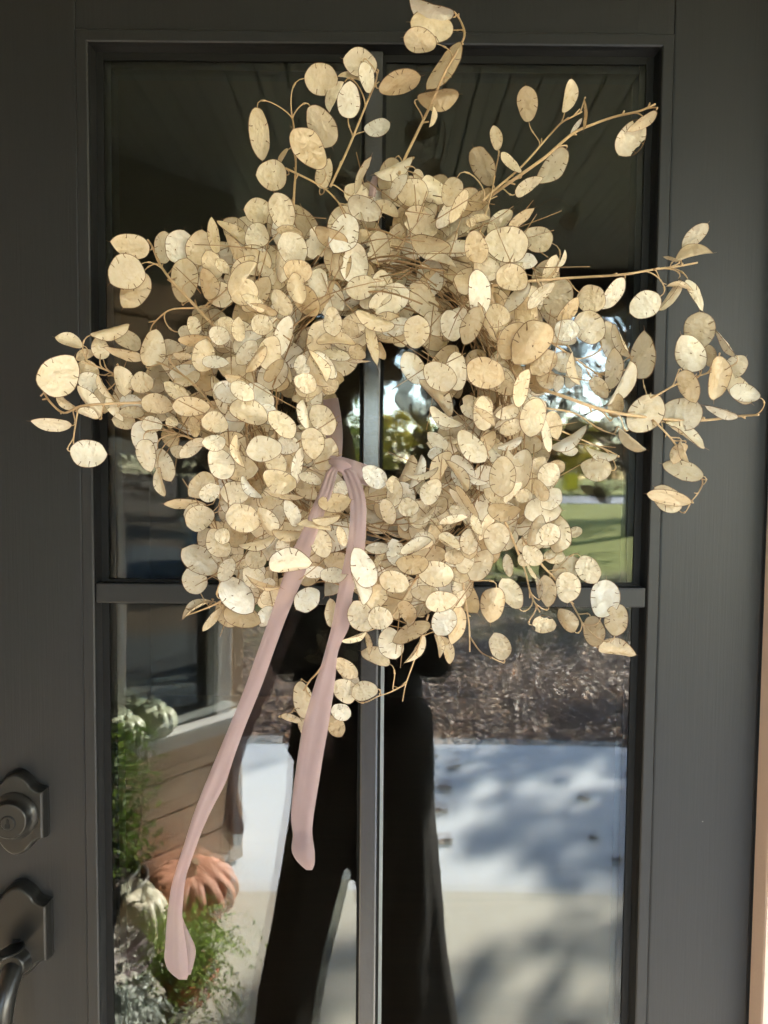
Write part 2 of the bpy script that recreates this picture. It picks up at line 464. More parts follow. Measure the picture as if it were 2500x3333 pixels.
# raised glazing frame: mitred profile (offset inward, depth)
PROF = [(0.0, 0.006), (0.0, -0.0040), (0.0012, -0.0052), (0.0120, -0.0052), (0.0135, -0.0040), (0.0142, 0.002), (0.0165, 0.0118), (0.0165, 0.02)]
def rail(name, a, b, inn):
    """a, b: outer corners; inn: inward direction; ends mitred"""
    a, b = Vector(a), Vector(b); d = (b - a).normalized()
    bm = bmesh.new()
    r1 = []; r2 = []
    for off, dep in PROF:
        r1.append(bm.verts.new(a + inn * off + d * off + Vector((0, dep, 0))))
        r2.append(bm.verts.new(b + inn * off - d * off + Vector((0, dep, 0))))
    for i in range(len(PROF) - 1): bm.faces.new((r1[i], r2[i], r2[i + 1], r1[i + 1]))
    bmesh.ops.recalc_face_normals(bm, faces=bm.faces[:])
    o = obj(name, bm, M['paint'], door)
    lo = [min(a[i], b[i]) for i in range(3)]; hi = [max(a[i], b[i]) for i in range(3)]
    for i in (0, 2):
        if inn[i] > 0: lo[i] += 0.0160; hi[i] = lo[i] + 0.0085
        elif inn[i] < 0: hi[i] -= 0.0160; lo[i] = hi[i] - 0.0085
        else:
            q_ = 0.0160 if i == 2 else 0.0248
            lo[i] += q_; hi[i] -= q_
    boxo('gasket', (lo[0], 0.0112, lo[2]), (hi[0], 0.0128 if inn[0] else 0.01275, hi[2]), M['gasket'], o)
    return o
rail('glazing_bead', (GL, 0, GB), (GL, 0, GT), Vector((1, 0, 0)))
rail('glazing_bead', (GR, 0, GT), (GR, 0, GB), Vector((-1, 0, 0)))
rail('glazing_bead', (GL, 0, GT), (GR, 0, GT), Vector((0, 0, -1)))
rail('glazing_bead', (GR, 0, GB), (GL, 0, GB), Vector((0, 0, 1)))
il, ir, it, ib = GL + 0.0235, GR - 0.0235, GT - 0.0235, GB + 0.0235
BZ0, BZ1 = 1.3985, 1.4215
cb = bmesh.new(); box(cb, (il - 0.009, -0.0035, BZ0), (ir + 0.009, 0.0125, BZ1), 0, 0.0022)
obj('crossbar', cb, M['paint'], door)
MX0, MX1 = -0.0285, -0.0022
for z0, z1 in ((BZ1 + 0.0005, it + 0.006), (ib - 0.006, BZ0 - 0.0005)):
    b_ = bmesh.new(); box(b_, (MX0 + 0.0030, 0.0005, z0), (MX1 - 0.0030, 0.0125, z1), 0, 0.0020)
    o = obj('muntin', b_, M['muntin'], door)
    boxo('gasket', (MX0, 0.0095, z0), (MX1, 0.0128, z1), M['gasket'], o)
boxo('gasket', (il - 0.004, 0.0095, BZ1), (ir + 0.004, 0.0128, BZ1 + 0.003), M['gasket'], door)
boxo('gasket', (il - 0.004, 0.0095, BZ0 - 0.002), (ir + 0.004, 0.0128, BZ0), M['gasket'], door)
boxo('spacer', (MX1 + 0.0002, 0.0142, ib), (MX1 + 0.0042, 0.026, BZ0 - 0.003), M['spacer'], door)
boxo('spacer', (MX0 - 0.001, 0.0142, BZ1 + 0.004), (MX1 + 0.001, 0.026, it), M['gasket'], door)
boxo('spacer', (MX0, 0.0142, ib), (MX1 - 0.0002, 0.026, BZ0 - 0.003), M['gasket'], door)
boxo('spacer', (il - 0.006, 0.0142, BZ0 - 0.004), (ir + 0.006, 0.026, BZ1 + 0.002), M['gasket'], door)
GLZ = 0.0130
def pane(name, x0, x1, z0, z1, tx, tz):
    """outer glass sheet and, 16 mm behind it, the slightly bowed inner one"""
    bm = bmesh.new()
    bm.faces.new([bm.verts.new(p) for p in ((x0, GLZ, z0), (x1, GLZ, z0), (x1, GLZ, z1), (x0, GLZ, z1))])
    o = obj(name, bm, M['glass'], door)
    bm = bmesh.new(); n = 12; g = {}
    cx, cz = (x0 + x1) / 2, (z0 + z1) / 2
    for i in range(n + 1):
        for j in range(n + 1):
            x = x0 + (x1 - x0) * i / n; z = z0 + (z1 - z0) * j / n
            g[i, j] = bm.verts.new((x, GLZ + 0.015 + tx * (x - cx) + tz * (z - cz) - 0.010 * ((x - cx) ** 2 + 0.3 * (z - cz) ** 2), z))
    for i in range(n):
        for j in range(n): bm.faces.new((g[i, j], g[i + 1, j], g[i + 1, j + 1], g[i, j + 1]))
    obj('inner_pane', bm, M['glass2'], o, None, True)
pane('glass_pane', il, MX0, BZ1, it, 0.0040, -0.0015)
pane('glass_pane', MX1, ir, BZ1, it, -0.0015, -0.0010)
pane('glass_pane', il, MX0, ib, BZ0, 0.0100, -0.0035)
pane('glass_pane', MX1, ir, ib, BZ0, -0.0010, -0.0010)
# inside trim of the glazing, seen dark through the glass
for lo, hi in (((il - 0.03, 0.0265, ib - 0.03), (il + 0.004, 0.05, it + 0.03)), ((ir - 0.004, 0.0265, ib - 0.03), (ir + 0.03, 0.05, it + 0.03)),
               ((il + 0.0045, 0.0267, it - 0.003), (ir - 0.0045, 0.05, it + 0.03)), ((il + 0.0045, 0.0267, ib - 0.03), (ir - 0.0045, 0.05, ib + 0.003))):
    boxo('inner_bead', lo, hi, M['paint'], door)

# --- deadbolt and handle set
def plate(name, cx, zc, hw, hrect, harc, y0, thick, parent, bev=0.003):
    """ogee-shouldered escutcheon"""
    pts = []
    def side(sgn):
        out = []
        for k in range(0, 25):
            u = k / 24.0
            x = hw * (1 - u)
            if u < 0.45:
                q = u / 0.45
                z = hrect + harc * 0.34 * (q ** 1.9)
            else:
                q = (u - 0.45) / 0.55
                z = hrect + harc * (0.34 + 0.66 * math.sin(q * math.pi / 2) ** 0.78)
            out.append((x, sgn * z))
        return out
    top = side(1)
    outline = [(x, z) for x, z in top] + [(-x, z) for x, z in reversed(top[:-1])]
    bot = side(-1)
    outline += [(-x, z) for x, z in bot] + [(x, z) for x, z in reversed(bot[:-1])]
    bm = bmesh.new()
    lv = [(1.10, 0.0), (1.095, thick * 0.35), (1.06, thick * 0.75), (1.025, thick * 0.92), (0.995, thick * 0.985), (0.965, thick)]
    rings = []
    for s, d in lv:
        rings.append([bm.verts.new((cx + x * (1 - (1 - s) * 1.0), y0 - d, zc + z * (1 - (1 - s) * 0.9))) for x, z in outline])
    n = len(outline)
    for a, b in zip(rings, rings[1:]):
        for k in range(n):
            if a[k] is a[(k + 1) % n]: continue
            bm.faces.new((a[k], a[(k + 1) % n], b[(k + 1) % n], b[k]))
    bm.faces.new(rings[-1])
    bmesh.ops.remove_doubles(bm, verts=bm.verts[:], dist=1e-6)
    bmesh.ops.recalc_face_normals(bm, faces=bm.faces[:])
    o = obj(name, bm, M['bronze'], parent)
    return o
def lathe_y(bm, cx, cz, prof, seg=40, mi=0):
    rings = [[bm.verts.new((cx + r * math.cos(k * 2 * math.pi / seg), y, cz + r * math.sin(k * 2 * math.pi / seg))) for k in range(seg)] for r, y in prof]
    for a, b in zip(rings, rings[1:]):
        for k in range(seg):
            f = bm.faces.new((a[k], a[(k + 1) % seg], b[(k + 1) % seg], b[k])); f.smooth = True; f.material_index = mi
    f = bm.faces.new(rings[-1]); f.material_index = mi
    bmesh.ops.recalc_face_normals(bm, faces=bm.faces[:])
pc = at(48, 2654, 0.014)
dp = plate('deadbolt_plate', pc.x, pc.z, 0.0305, 0.0262, 0.0195, 0.0005, 0.0145, door)
kc = pc.copy()
bm = bmesh.new(); lathe_y(bm, kc.x, kc.z, [(0.0272, -0.0148), (0.0268, -0.0165), (0.0240, -0.0185), (0.0215, -0.0225), (0.0205, -0.0275), (0.0200, -0.0290), (0.0186, -0.0298), (0.0180, -0.0292)], 56)
cyl = obj('lock_cylinder', bm, M['bronze'], dp)
bm = bmesh.new(); kz = kc.z - 0.002; lathe_y(bm, kc.x, kz, [(0.0076, -0.0288), (0.0076, -0.0300), (0.0070, -0.0304), (0.0066, -0.0300)], 36)
box(bm, (kc.x - 0.0013, -0.0309, kz - 0.0010), (kc.x + 0.0011, -0.0299, kz + 0.0050), 1)
box(bm, (kc.x - 0.0028, -0.0308, kz - 0.0052), (kc.x + 0.0022, -0.02985, kz - 0.0006), 1)
n0 = len(bm.faces)
lathe_y(bm, kc.x, kz, [(0.0088, -0.0290), (0.0088, -0.0294), (0.0076, -0.0294)], 36, 1)
obj('keyway', bm, [M['bronze'], M['gasket']], dp)
hc = at(56, 3038, 0.016)
hp = plate('handle_plate', hc.x, hc.z, 0.0318, 0.0315, 0.0205, 0.0005, 0.0170, door)
bm = bmesh.new()
lv = at(30, 3090, 0.042)
secs = []
for k in range(11):                                     # thumb lever, a rounded spoon reaching out from the plate
    u = k / 10
    hw_ = 0.004 + 0.0145 * math.sin(math.pi * min(1, 0.06 + 0.88 * u)) ** 0.7
    secs.append((Vector((hc.x - 0.002 * u, -0.0165 - 0.044 * u, hc.z - 0.012 + 0.010 * u * u)), hw_, 0.0028, Vector((1, 0, 0.25)).normalized(), Vector((-0.2, 0.35, 0.9)).normalized()))
loft(bm, secs, 18)
obj('thumb_lever', bm, M['black_metal'], hp)
boxo('lever_slot', (hc.x - 0.0045, -0.0181, hc.z - 0.0215), (hc.x + 0.0045, -0.0168, hc.z - 0.006), M['gasket'], hp)
g0 = Vector((hc.x, 0, hc.z - 0.036))
bm = bmesh.new()
gp = spline([g0 + Vector((0, -0.012, 0.004)), g0 + Vector((0, -0.032, -0.004)), g0 + Vector((0, -0.050, -0.028)), g0 + Vector((0, -0.058, -0.070)),
             g0 + Vector((0, -0.056, -0.13)), g0 + Vector((0, -0.044, -0.18)), g0 + Vector((0, -0.024, -0.205)), g0 + Vector((0, -0.001, -0.212))], 6)
tube(bm, gp, 0.0125, 0.0095, 20)
lathe_y(bm, g0.x, g0.z + 0.004, [(0.017, -0.0165), (0.0160, -0.020), (0.0135, -0.026), (0.0128, -0.030)], 32)
obj('grip', bm, M['bronze'], hp)

# ------------------------------------------------------------------ seed pods: shared shapes
rnd = random.Random(11)
def pod_mesh(seed, style):
    r_ = random.Random(seed)
    bm = bmesh.new()
    N = 26
    egg = r_.uniform(-0.16, 0.16); tip = r_.uniform(0.02, 0.12); wob = [r_.uniform(-0.018, 0.018) for _ in range(5)]
    bean = r_.uniform(-0.10, 0.10)
    notch = style == 'torn'
    def outline(th):
        rr = 1 + sum(w * math.cos((i + 2) * th + i) for i, w in enumerate(wob))
        x = math.cos(th) * rr; y = 0.76 * math.sin(th) * rr * (1 + egg * math.cos(th))
        d = ((th + math.pi) % (2 * math.pi)) - math.pi
        x += tip * math.exp(-(d / 0.22) ** 2)
        y += bean * (1 - x * x)
        return x, y
    ph = r_.uniform(0, 9)
    cupx = r_.uniform(-0.16, 0.16); cupy = r_.uniform(-0.10, 0.10); tw = r_.uniform(-0.12, 0.12)
    fold = {'flat': 0.0, 'curl': r_.choice((-1, 1)) * r_.uniform(0.35, 0.7), 'torn': 0.3, 'fold': r_.choice((-1, 1)) * 0.95}[style]
    def height(x, y):
        z = 0.045 * noise.noise(Vector((x * 2.1 + ph, y * 2.1, seed))) + cupx * x * x + cupy * y * y + tw * x * y
        z += fold * abs(y) * 0.9 if style == 'fold' else fold * y * y
        z += 0.02 * noise.noise(Vector((x * 6, y * 6 + ph, seed)))
        return z
    def P(x, y):
        if style == 'fold': return Vector((x, y * 0.62, height(x, y)))
        return Vector((x, y, height(x, y)))
    lay = bm.verts.layers.float_vector.new('pod_co')
    zoff = r_.uniform(0, 20)
    def V(x, y):
        v = bm.verts.new(P(x, y)); v[lay] = (x, y, zoff); return v
    c = V(0, 0)
    prev = None
    rim_pts = []
    fr = (0.36, 0.70, 1.0)
    for f_ in fr:
        ring = []
        for k in range(N):
            th = 2 * math.pi * k / N
            x, y = outline(th)
            q = f_
            if notch and f_ == 1.0 and 4 <= k <= 7: q = 0.62 + 0.25 * r_.random()
            if notch and f_ == 1.0 and k in (14, 15): q = 0.75 * r_.uniform(0.9, 1.1)
            ring.append(V(x * q, y * q))
        for k in range(N):
            if prev is None: fc = bm.faces.new((c, ring[k], ring[(k + 1) % N]))
            else: fc = bm.faces.new((prev[k], ring[k], ring[(k + 1) % N], prev[(k + 1) % N]))
            fc.smooth = True
        prev = ring
    pts = [P(*outline(2 * math.pi * k / N)) for k in range(N)] 
    ringv = []
    rr = 0.0195
    for k in range(N):
        t_ = (pts[(k + 1) % N] - pts[k - 1]).normalized()
        o_ = Vector((pts[k].x, pts[k].y, 0)).normalized()
        u_ = t_.cross(o_).normalized()
        ringv.append([bm.verts.new(pts[k] + rr * (math.cos(a) * o_ + math.sin(a) * u_)) for a in (0, 2.1, 4.2)])
    for k in range(N):
        a, b = ringv[k], ringv[(k + 1) % N]
        for j in range(3):
            fc = bm.faces.new((a[j], a[(j + 1) % 3], b[(j + 1) % 3], b[j])); fc.material_index = 1; fc.smooth = True
    xt = outline(0)[0]; xb = outline(math.pi)[0]
    b0 = P(xt, bean * (1 - xt * xt))
    tube(bm, [b0, b0 + Vector((0.10, 0.01, 0.01)), b0 + Vector((0.21, 0.03 * r_.choice((-1, 1)), 0.02))], 0.016, 0.007, 3, 1)
    if style != 'fold':
        ks = []
        npair = r_.choice((2, 3, 3))
        for sgn in (1, -1):
            for j in range(npair):
                th = sgn * (math.pi * (0.28 + 0.46 * (j + 0.5) / npair) + r_.uniform(-0.12, 0.12))
                x, y = outline(th)
                ln = r_.uniform(0.24, 0.42)
                dx = r_.uniform(-0.10, 0.12)
                p0 = P(x, y); m_ = P(x * (1 - ln * 0.5) + dx * 0.4, y * (1 - ln * 0.55)); e_ = P(x * (1 - ln * 0.7) + dx, y * (1 - ln))
                tube(bm, [p0, m_, e_], 0.019, 0.026, 3, 1)
                if r_.random() < 0.45:
                    tube(bm, [e_, e_ + Vector((0.04, 0.015, 0))], 0.040, 0.022, 5, 1)
        if r_.random() < 0.3:
            x0, y0 = r_.uniform(-0.3, 0.3), r_.uniform(-0.2, 0.2)
            tube(bm, [P(x0, y0), P(x0 + 0.07, y0 + 0.05)], 0.03, 0.02, 4, 1)
    for v in bm.verts:
        if v[lay].length == 0: v[lay] = (v.co.x, v.co.y, zoff)
    me = bpy.data.meshes.new('seed_pod')
    bm.to_mesh(me); bm.free()
    me.materials.append(M['pod']); me.materials.append(M['rim'])
    return me
FLAT = [pod_mesh(100 + i, 'flat') for i in range(30)]
CURL = [pod_mesh(200 + i, 'curl') for i in range(10)]
FOLD = [pod_mesh(300 + i, 'fold') for i in range(6)]
TORN = [pod_mesh(400 + i, 'torn') for i in range(3)]

# measured pods: x, y, half length, half width, direction of the long axis (degrees, clockwise), +1 nearer / -1 further back
RG = {
'1': ((900, 0, .42194), [(1200,80,170,78,15),(1200,205,165,108,8,-1),(1110,312,125,88,10,1),(1297,510,195,75,-51),(945,633,160,88,-15),(1245,750,155,75,-5,-1),(1195,900,70,26,100),
 (343,605,125,113,0),(652,495,128,97,15),(570,605,90,30,10,-1),(700,595,105,58,75,1),(560,775,122,88,95,1),(470,750,120,42,-60,-1),(345,975,160,100,60,-1),(248,1155,170,112,50,1),
 (370,1340,110,65,-70,-1),(775,985,100,62,-15),(60,1215,70,22,-55,-1),(655,1350,140,33,-65),(855,1340,125,75,-60,-1),(905,1280,155,42,-22),(1095,1350,45,40,60),(1215,1465,125,85,40,-1),
 (1352,1480,105,80,-70,1),(1560,1545,125,55,-35),(1410,1590,130,50,-62,1),(1045,1480,120,105,0,-1),(935,1440,105,42,-55)]),
'2': ((1500, 200, .42194), [(515,330,122,78,80),(828,270,112,55,97),(960,405,105,17,84),(1310,590,135,58,-60,9),(1390,455,120,38,-35,1),(895,500,62,16,-55),(272,592,85,50,75),(175,810,155,83,60),
 (380,792,105,40,38),(715,808,150,80,-55),(520,960,115,46,-32),(135,1230,95,36,-15),(80,1245,40,36,0),(300,1250,125,68,-50),(455,1215,115,42,-40,1),(590,1370,118,95,15,-1),(350,1415,170,130,10,1),(125,1430,120,88,70)]),
'5': ((1500, 650, .42194), [(200,525,110,85,30,-1),(510,480,75,60,0),(420,495,60,20,0),(395,610,125,100,20,1),(135,735,185,82,85,1),(190,950,165,20,62,1),(86,970,150,85,-65,1),(430,755,135,62,-48),(620,735,130,48,-45,1),
 (690,550,115,58,-70),(775,455,65,20,-70),(755,755,140,115,-80,-1),(830,860,115,50,-52,1),(1005,770,110,103,30),(1185,725,130,65,-60),(1422,810,120,103,-30,1),(510,870,120,90,80,-1),(280,905,100,90,0),
 (400,1090,150,108,-60),(550,1120,190,138,-50,1),(820,1005,95,83,0),(995,985,135,112,50,1),(1165,1090,150,82,70,-1),(1245,1085,140,38,60),(1180,1310,150,70,95,1),(1412,1205,175,98,88),(1225,1410,185,19,-65,1),
 (1070,1450,95,58,50),(1195,1590,90,58,-80),(790,1250,95,80,20,-1),(860,1360,95,60,-75,-1),(640,1260,115,88,-45),(660,1380,90,70,40,-1),(755,1420,65,38,-75),(465,1450,145,62,-78,1),(190,1330,150,120,20,1),
 (330,1410,110,80,50,-1),(170,1600,85,78,70),(565,1620,95,90,80),(880,1300,130,20,75,1)]),
'6': ((1900, 700, .36166), [(995,190,135,72,-50),(980,372,150,55,-15),(785,395,65,18,15),(760,710,150,22,-60),(860,640,110,22,8,1),(1010,710,155,38,58,1),(1040,1045,160,133,85,-1),(960,1250,175,123,60,1),(1285,1140,150,22,52),
 (1130,1270,95,60,80,-1),(1370,1365,110,92,-50,-1),(1190,1465,190,90,93,1),(945,1540,155,88,65,1),(1390,1560,170,85,50,-1),(1450,1610,125,83,15,1)]),
'11': ((1800, 1200, .36166), [(820,405,185,148,-50,1),(1160,405,175,143,10),(1520,370,150,28,20),(1180,600,200,50,35),(1136,760,100,60,-60),(1190,740,100,23,70,1),(1170,912,175,78,18),(1045,1165,185,74,12,1),(1030,1178,145,105,45,-1),
 (720,625,150,28,40),(435,755,145,36,15),(390,895,130,106,10),(150,740,70,40,0),(150,630,180,58,-35,1)]),
'3': ((300, 600, .42194), [(300,475,140,92,12),(265,685,138,130,-30,1),(315,810,155,103,-55,-1),(555,490,120,75,100,-1),(675,485,128,106,-70),(835,495,130,115,-80),(940,400,125,48,85,1),(1070,380,130,40,40,-1),(710,745,160,100,-80),
 (925,625,105,78,70,1),(1005,635,65,45,50,1),(895,770,115,72,78),(980,850,120,95,30,-1),(1165,645,130,38,-45,1),(1180,740,165,26,-50,1),(1170,830,110,98,-30),(1250,910,100,43,35,1),(1310,965,125,42,15),(1290,215,110,93,10,-1),
 (1460,215,138,100,70,1),(1525,365,100,43,12),(1265,400,100,88,-50,-1),(1545,505,130,108,60),(1590,665,110,88,10),(1100,490,110,43,65),(1585,800,115,70,75),(1460,920,110,70,60),(1310,1085,85,78,20),(1470,1170,150,75,-75),
 (785,1095,80,50,85),(725,1140,60,55,0,-1),(795,1205,125,46,0),(980,1160,80,70,30),(1135,1120,90,55,90),(1040,1090,80,60,40,-1),(620,1265,85,70,40,-1),(870,1320,125,90,-80),(950,1375,98,48,5,1),(1190,1295,110,68,-50),
 (1375,1300,130,92,-80),(1250,1340,125,42,-55,1),(1400,1430,110,50,-50,1),(1090,1420,110,88,0,-1),(1085,1490,60,33,10),(720,1460,110,85,0,-1),(1040,1590,100,85,0),(1160,1590,100,68,35,1)]),
'7': ((90, 1000, .36166), [(740,205,170,60,-15,1),(380,305,112,60,20),(280,610,205,163,-50,1),(655,370,100,75,80,-1),(895,290,135,80,30,-1),(520,430,85,48,-20,-1),(875,430,175,42,15,1),(1110,365,165,106,-72,1),(850,660,130,83,80),
 (1030,685,100,93,-20),(540,570,100,90,20,-1),(565,680,110,88,30,-1),(670,840,110,75,80,-1),(345,845,105,42,45,-1),(540,860,160,55,58,1),(545,960,90,43,20,1),(220,1052,160,56,5),(545,1310,150,126,5),(1165,880,135,93,10,1),
 (1475,895,160,93,0),(930,860,100,80,0,-1),(940,950,105,58,0),(870,1030,100,75,10,-1),(1055,1190,175,113,80,-1),(1075,1330,145,85,80,1),(1120,1060,90,75,0),(1300,1040,55,55,0),(1285,1180,95,73,60,-1),(1230,1420,150,78,70),
 (1200,1570,130,46,80,1),(1480,1265,130,63,-40,1),(1360,1300,75,58,20),(1335,755,115,68,30),(1430,640,120,62,-20,-1),(1395,440,85,33,3),(1500,1080,90,53,80),(690,720,120,32,60,1),(800,900,130,42,65)]),
'8': ((500, 1100, .42194), [(180,410,110,53,35),(570,420,95,78,10),(695,400,90,60,60,1),(735,575,150,98,20),(885,590,85,78,40,-1),(990,670,130,78,45,1),(1180,590,120,36,80),(1300,635,130,93,55,1),(1170,350,90,75,30,1),(1200,390,100,80,0),
 (1320,220,120,70,50),(1150,210,80,63,80),(1270,260,130,46,60,1),(1360,360,70,55,0,-1),(475,660,100,83,20),(468,810,88,62,0,1),(515,970,130,95,65,1),(650,870,130,28,78,1),(855,860,135,98,-5,1),(1220,810,118,90,80,1),
 (1320,900,130,93,-70),(1040,830,85,78,0,-1),(940,960,110,78,60),(1115,980,140,46,100),(970,1100,130,93,25,1),(1210,1085,90,46,20),(680,1010,120,98,0,-1),(365,1135,115,93,-45),(430,1190,85,68,-35,1),(250,1288,155,38,2,1),
 (360,1395,112,98,-30,1),(340,1360,100,88,0),(690,1395,135,110,25,1),(865,1420,120,68,60,1),(950,1400,115,58,-70),(1070,1350,110,58,65,1),(1390,1270,125,72,-5,2),(1445,1165,65,58,-45,1),(1245,1470,130,22,10,2),(1050,1505,135,42,0,1),
 (530,1530,60,62,0,1),(800,1570,150,21,-15,1),(1290,1590,110,83,70,1),(1455,1530,80,40,70,2),(1330,1375,110,13,-8,2),(500,1580,120,83,60),(750,1150,110,36,50),(630,1190,110,93,0,-1),(1005,1220,150,22,10,1)]),
'9': ((1000, 1000, .30139), [(285,150,150,98,85,1),(460,220,110,83,40,-1),(735,140,215,78,20,1),(310,378,205,68,3,1),(700,400,215,58,78,1),(800,470,95,53,70),(310,510,150,68,10),(540,485,100,78,35,-1),(1180,270,170,143,-85,1),(1150,655,190,118,55),
 (1435,745,195,143,35,1),(830,280,100,53,10,-1),(960,220,160,88,-20,-1),(1400,980,250,90,50),(1490,1190,200,62,30,1),(1480,1230,100,93,0,-1),(1410,1440,130,78,40),(1400,1590,95,73,0),(1175,1780,190,62,-70,1),(1080,1750,160,78,-65),
 (725,1830,150,113,40,1),(935,1920,95,75,80,1),(1250,1800,180,40,-15,2),(180,620,180,98,50),(110,640,190,50,60,1),(570,590,115,19,0),(240,880,80,73,0,-1)]),
'10': ((1250, 1100, .42194), [(560,260,150,83,85,-1),(900,330,110,98,0,-1),(765,580,130,80,85,1),(955,560,100,58,-25),(985,695,95,62,-25),(1155,610,145,97,-80,1),(765,620,110,21,40,2),(680,830,150,83,50,1),(970,810,100,36,-25,1),(800,800,95,58,-70,-1),
 (440,1010,150,58,-65),(610,1000,125,73,55),(570,1060,145,35,55,1),(700,1080,100,26,30,1),(920,1065,152,101,92,2),(1060,1010,150,93,-80),(1195,985,75,63,-60),(1275,1055,95,83,-60,1),(1330,990,65,53,0,-1),(1010,920,90,34,45,1),
 (370,1185,105,78,-60,2),(85,1195,110,59,95,1),(180,1190,95,53,60),(190,1310,80,73,0),(30,1340,100,58,70),(925,1330,125,71,5,1),(640,1260,150,31,55,1),(600,1290,150,34,62),(1205,1180,90,53,60,1),(990,1190,100,40,-50,1),(1290,1240,95,73,-50),
 (570,1340,75,48,20),(710,1440,85,42,70,1),(790,1450,120,46,-65),(870,1545,120,98,-75,1),(655,1570,100,70,90,1),(500,1575,95,46,30,2),(250,1610,135,51,-20,1),(1160,1480,125,58,-70),(1265,1520,98,83,-40,2),(1330,1510,145,88,90),
 (1470,1500,60,40,-20),(320,1370,110,24,-40,1),(540,1420,110,27,-15,1),(420,1380,90,73,0,-1),(850,1220,90,58,30,-1),(1080,1220,65,58,0),(1255,750,130,40,80,1),(1310,670,110,58,75)]),
'12': ((500, 1600, .42194), [(355,540,150,100,35,1),(312,695,105,93,60),(560,605,95,63,-65,2),(645,805,165,115,45,2),(680,960,145,90,20,1),(560,950,110,58,50,-1),(455,985,110,36,-52),(330,900,130,18,-32),(1050,555,162,94,-5,3),(770,660,95,78,40),
 (890,710,50,43,0),(905,800,90,63,-45),(865,960,85,58,-60),(1190,835,110,88,-40,1),(1380,650,100,63,0,1),(1380,940,110,58,80),(540,520,110,70,30,-1),(660,540,80,58,0,-1),(790,520,85,73,20),(910,430,110,68,-60,-1),(1000,410,75,52,-60),
 (1230,620,90,48,0),(840,700,140,12,20,2)]),
'13': ((1000, 1700, .42194), [(435,350,160,90,65,3),(385,490,155,52,70,4),(840,190,130,47,-25,2),(814,318,125,79,0,1),(995,395,138,101,10,1),(666,455,118,84,15,1),(1245,165,115,74,85,1),(1095,160,95,42,30,2),(1345,330,130,93,-55),
 (1035,605,122,81,-8,2),(1060,770,110,95,-60,1),(1150,790,145,66,100),(1070,980,110,48,70),(1010,950,90,28,80,1),(805,845,155,72,-25,2),(420,725,125,98,60,2),(565,745,95,90,0,3),(650,930,120,98,75,1),(530,1040,115,63,25),
 (360,880,100,26,-20,1),(475,930,85,25,80,1),(830,980,130,28,-55,1),(530,580,110,78,-60),(1440,640,135,92,-80,1),(1570,555,125,83,60),(1483,960,105,82,70),(300,1120,105,60,40),(330,1180,100,48,50,-1),(290,1300,105,84,40),(445,1305,100,74,-10,1),
 (260,1465,80,63,20),(225,1570,85,68,60),(1130,270,75,58,0),(540,200,90,48,0),(690,240,110,78,70),(560,310,80,21,-60,2),(1225,310,90,68,-60),(900,140,90,63,0),(770,690,100,58,60),(1550,335,85,38,80),(1172,590,70,48,-60),(900,540,100,58,0,-1),(1150,400,100,58,20,-1),(840,710,110,46,-60)]),
'14': ((1500, 1600, .42194), [(550,490,90,71,50,1),(665,770,120,61,85),(820,735,118,95,90,1),(810,590,115,88,-30,-1),(985,600,112,89,60),(1100,830,145,111,-80,1),(1205,990,120,89,-80,2),(1025,1075,118,77,80),(1200,1225,135,60,10),(815,995,100,64,55),
 (640,1030,90,55,0,9),(480,530,50,38,60),(720,500,80,58,0),(605,740,80,22,85,-1),(540,610,70,17,60)]),
'15': ((850, 2000, .40684), [(340,680,145,83,80),(240,850,90,26,15),(330,890,70,28,80)]),
'0': ((0, 0, 1.0), [(885,570,48,47,0),(846,435,75,31,88)]),
}
RC, RX, RY = (1230, 1335), 400.0, 455.0
def wfront(px, py):
    rho = math.hypot((px - RC[0]) / RX, (py - RC[1]) / RY)
    q = abs(rho - 1) * 430 / 310
    return (0.095 + 0.085 * math.sqrt(max(0, 1 - q * q)), q, rho)

wreath = thing('wreath', 'dried wreath of papery cream honesty seed pods hanging on the black door', 'wreath', (0, 0, 0))

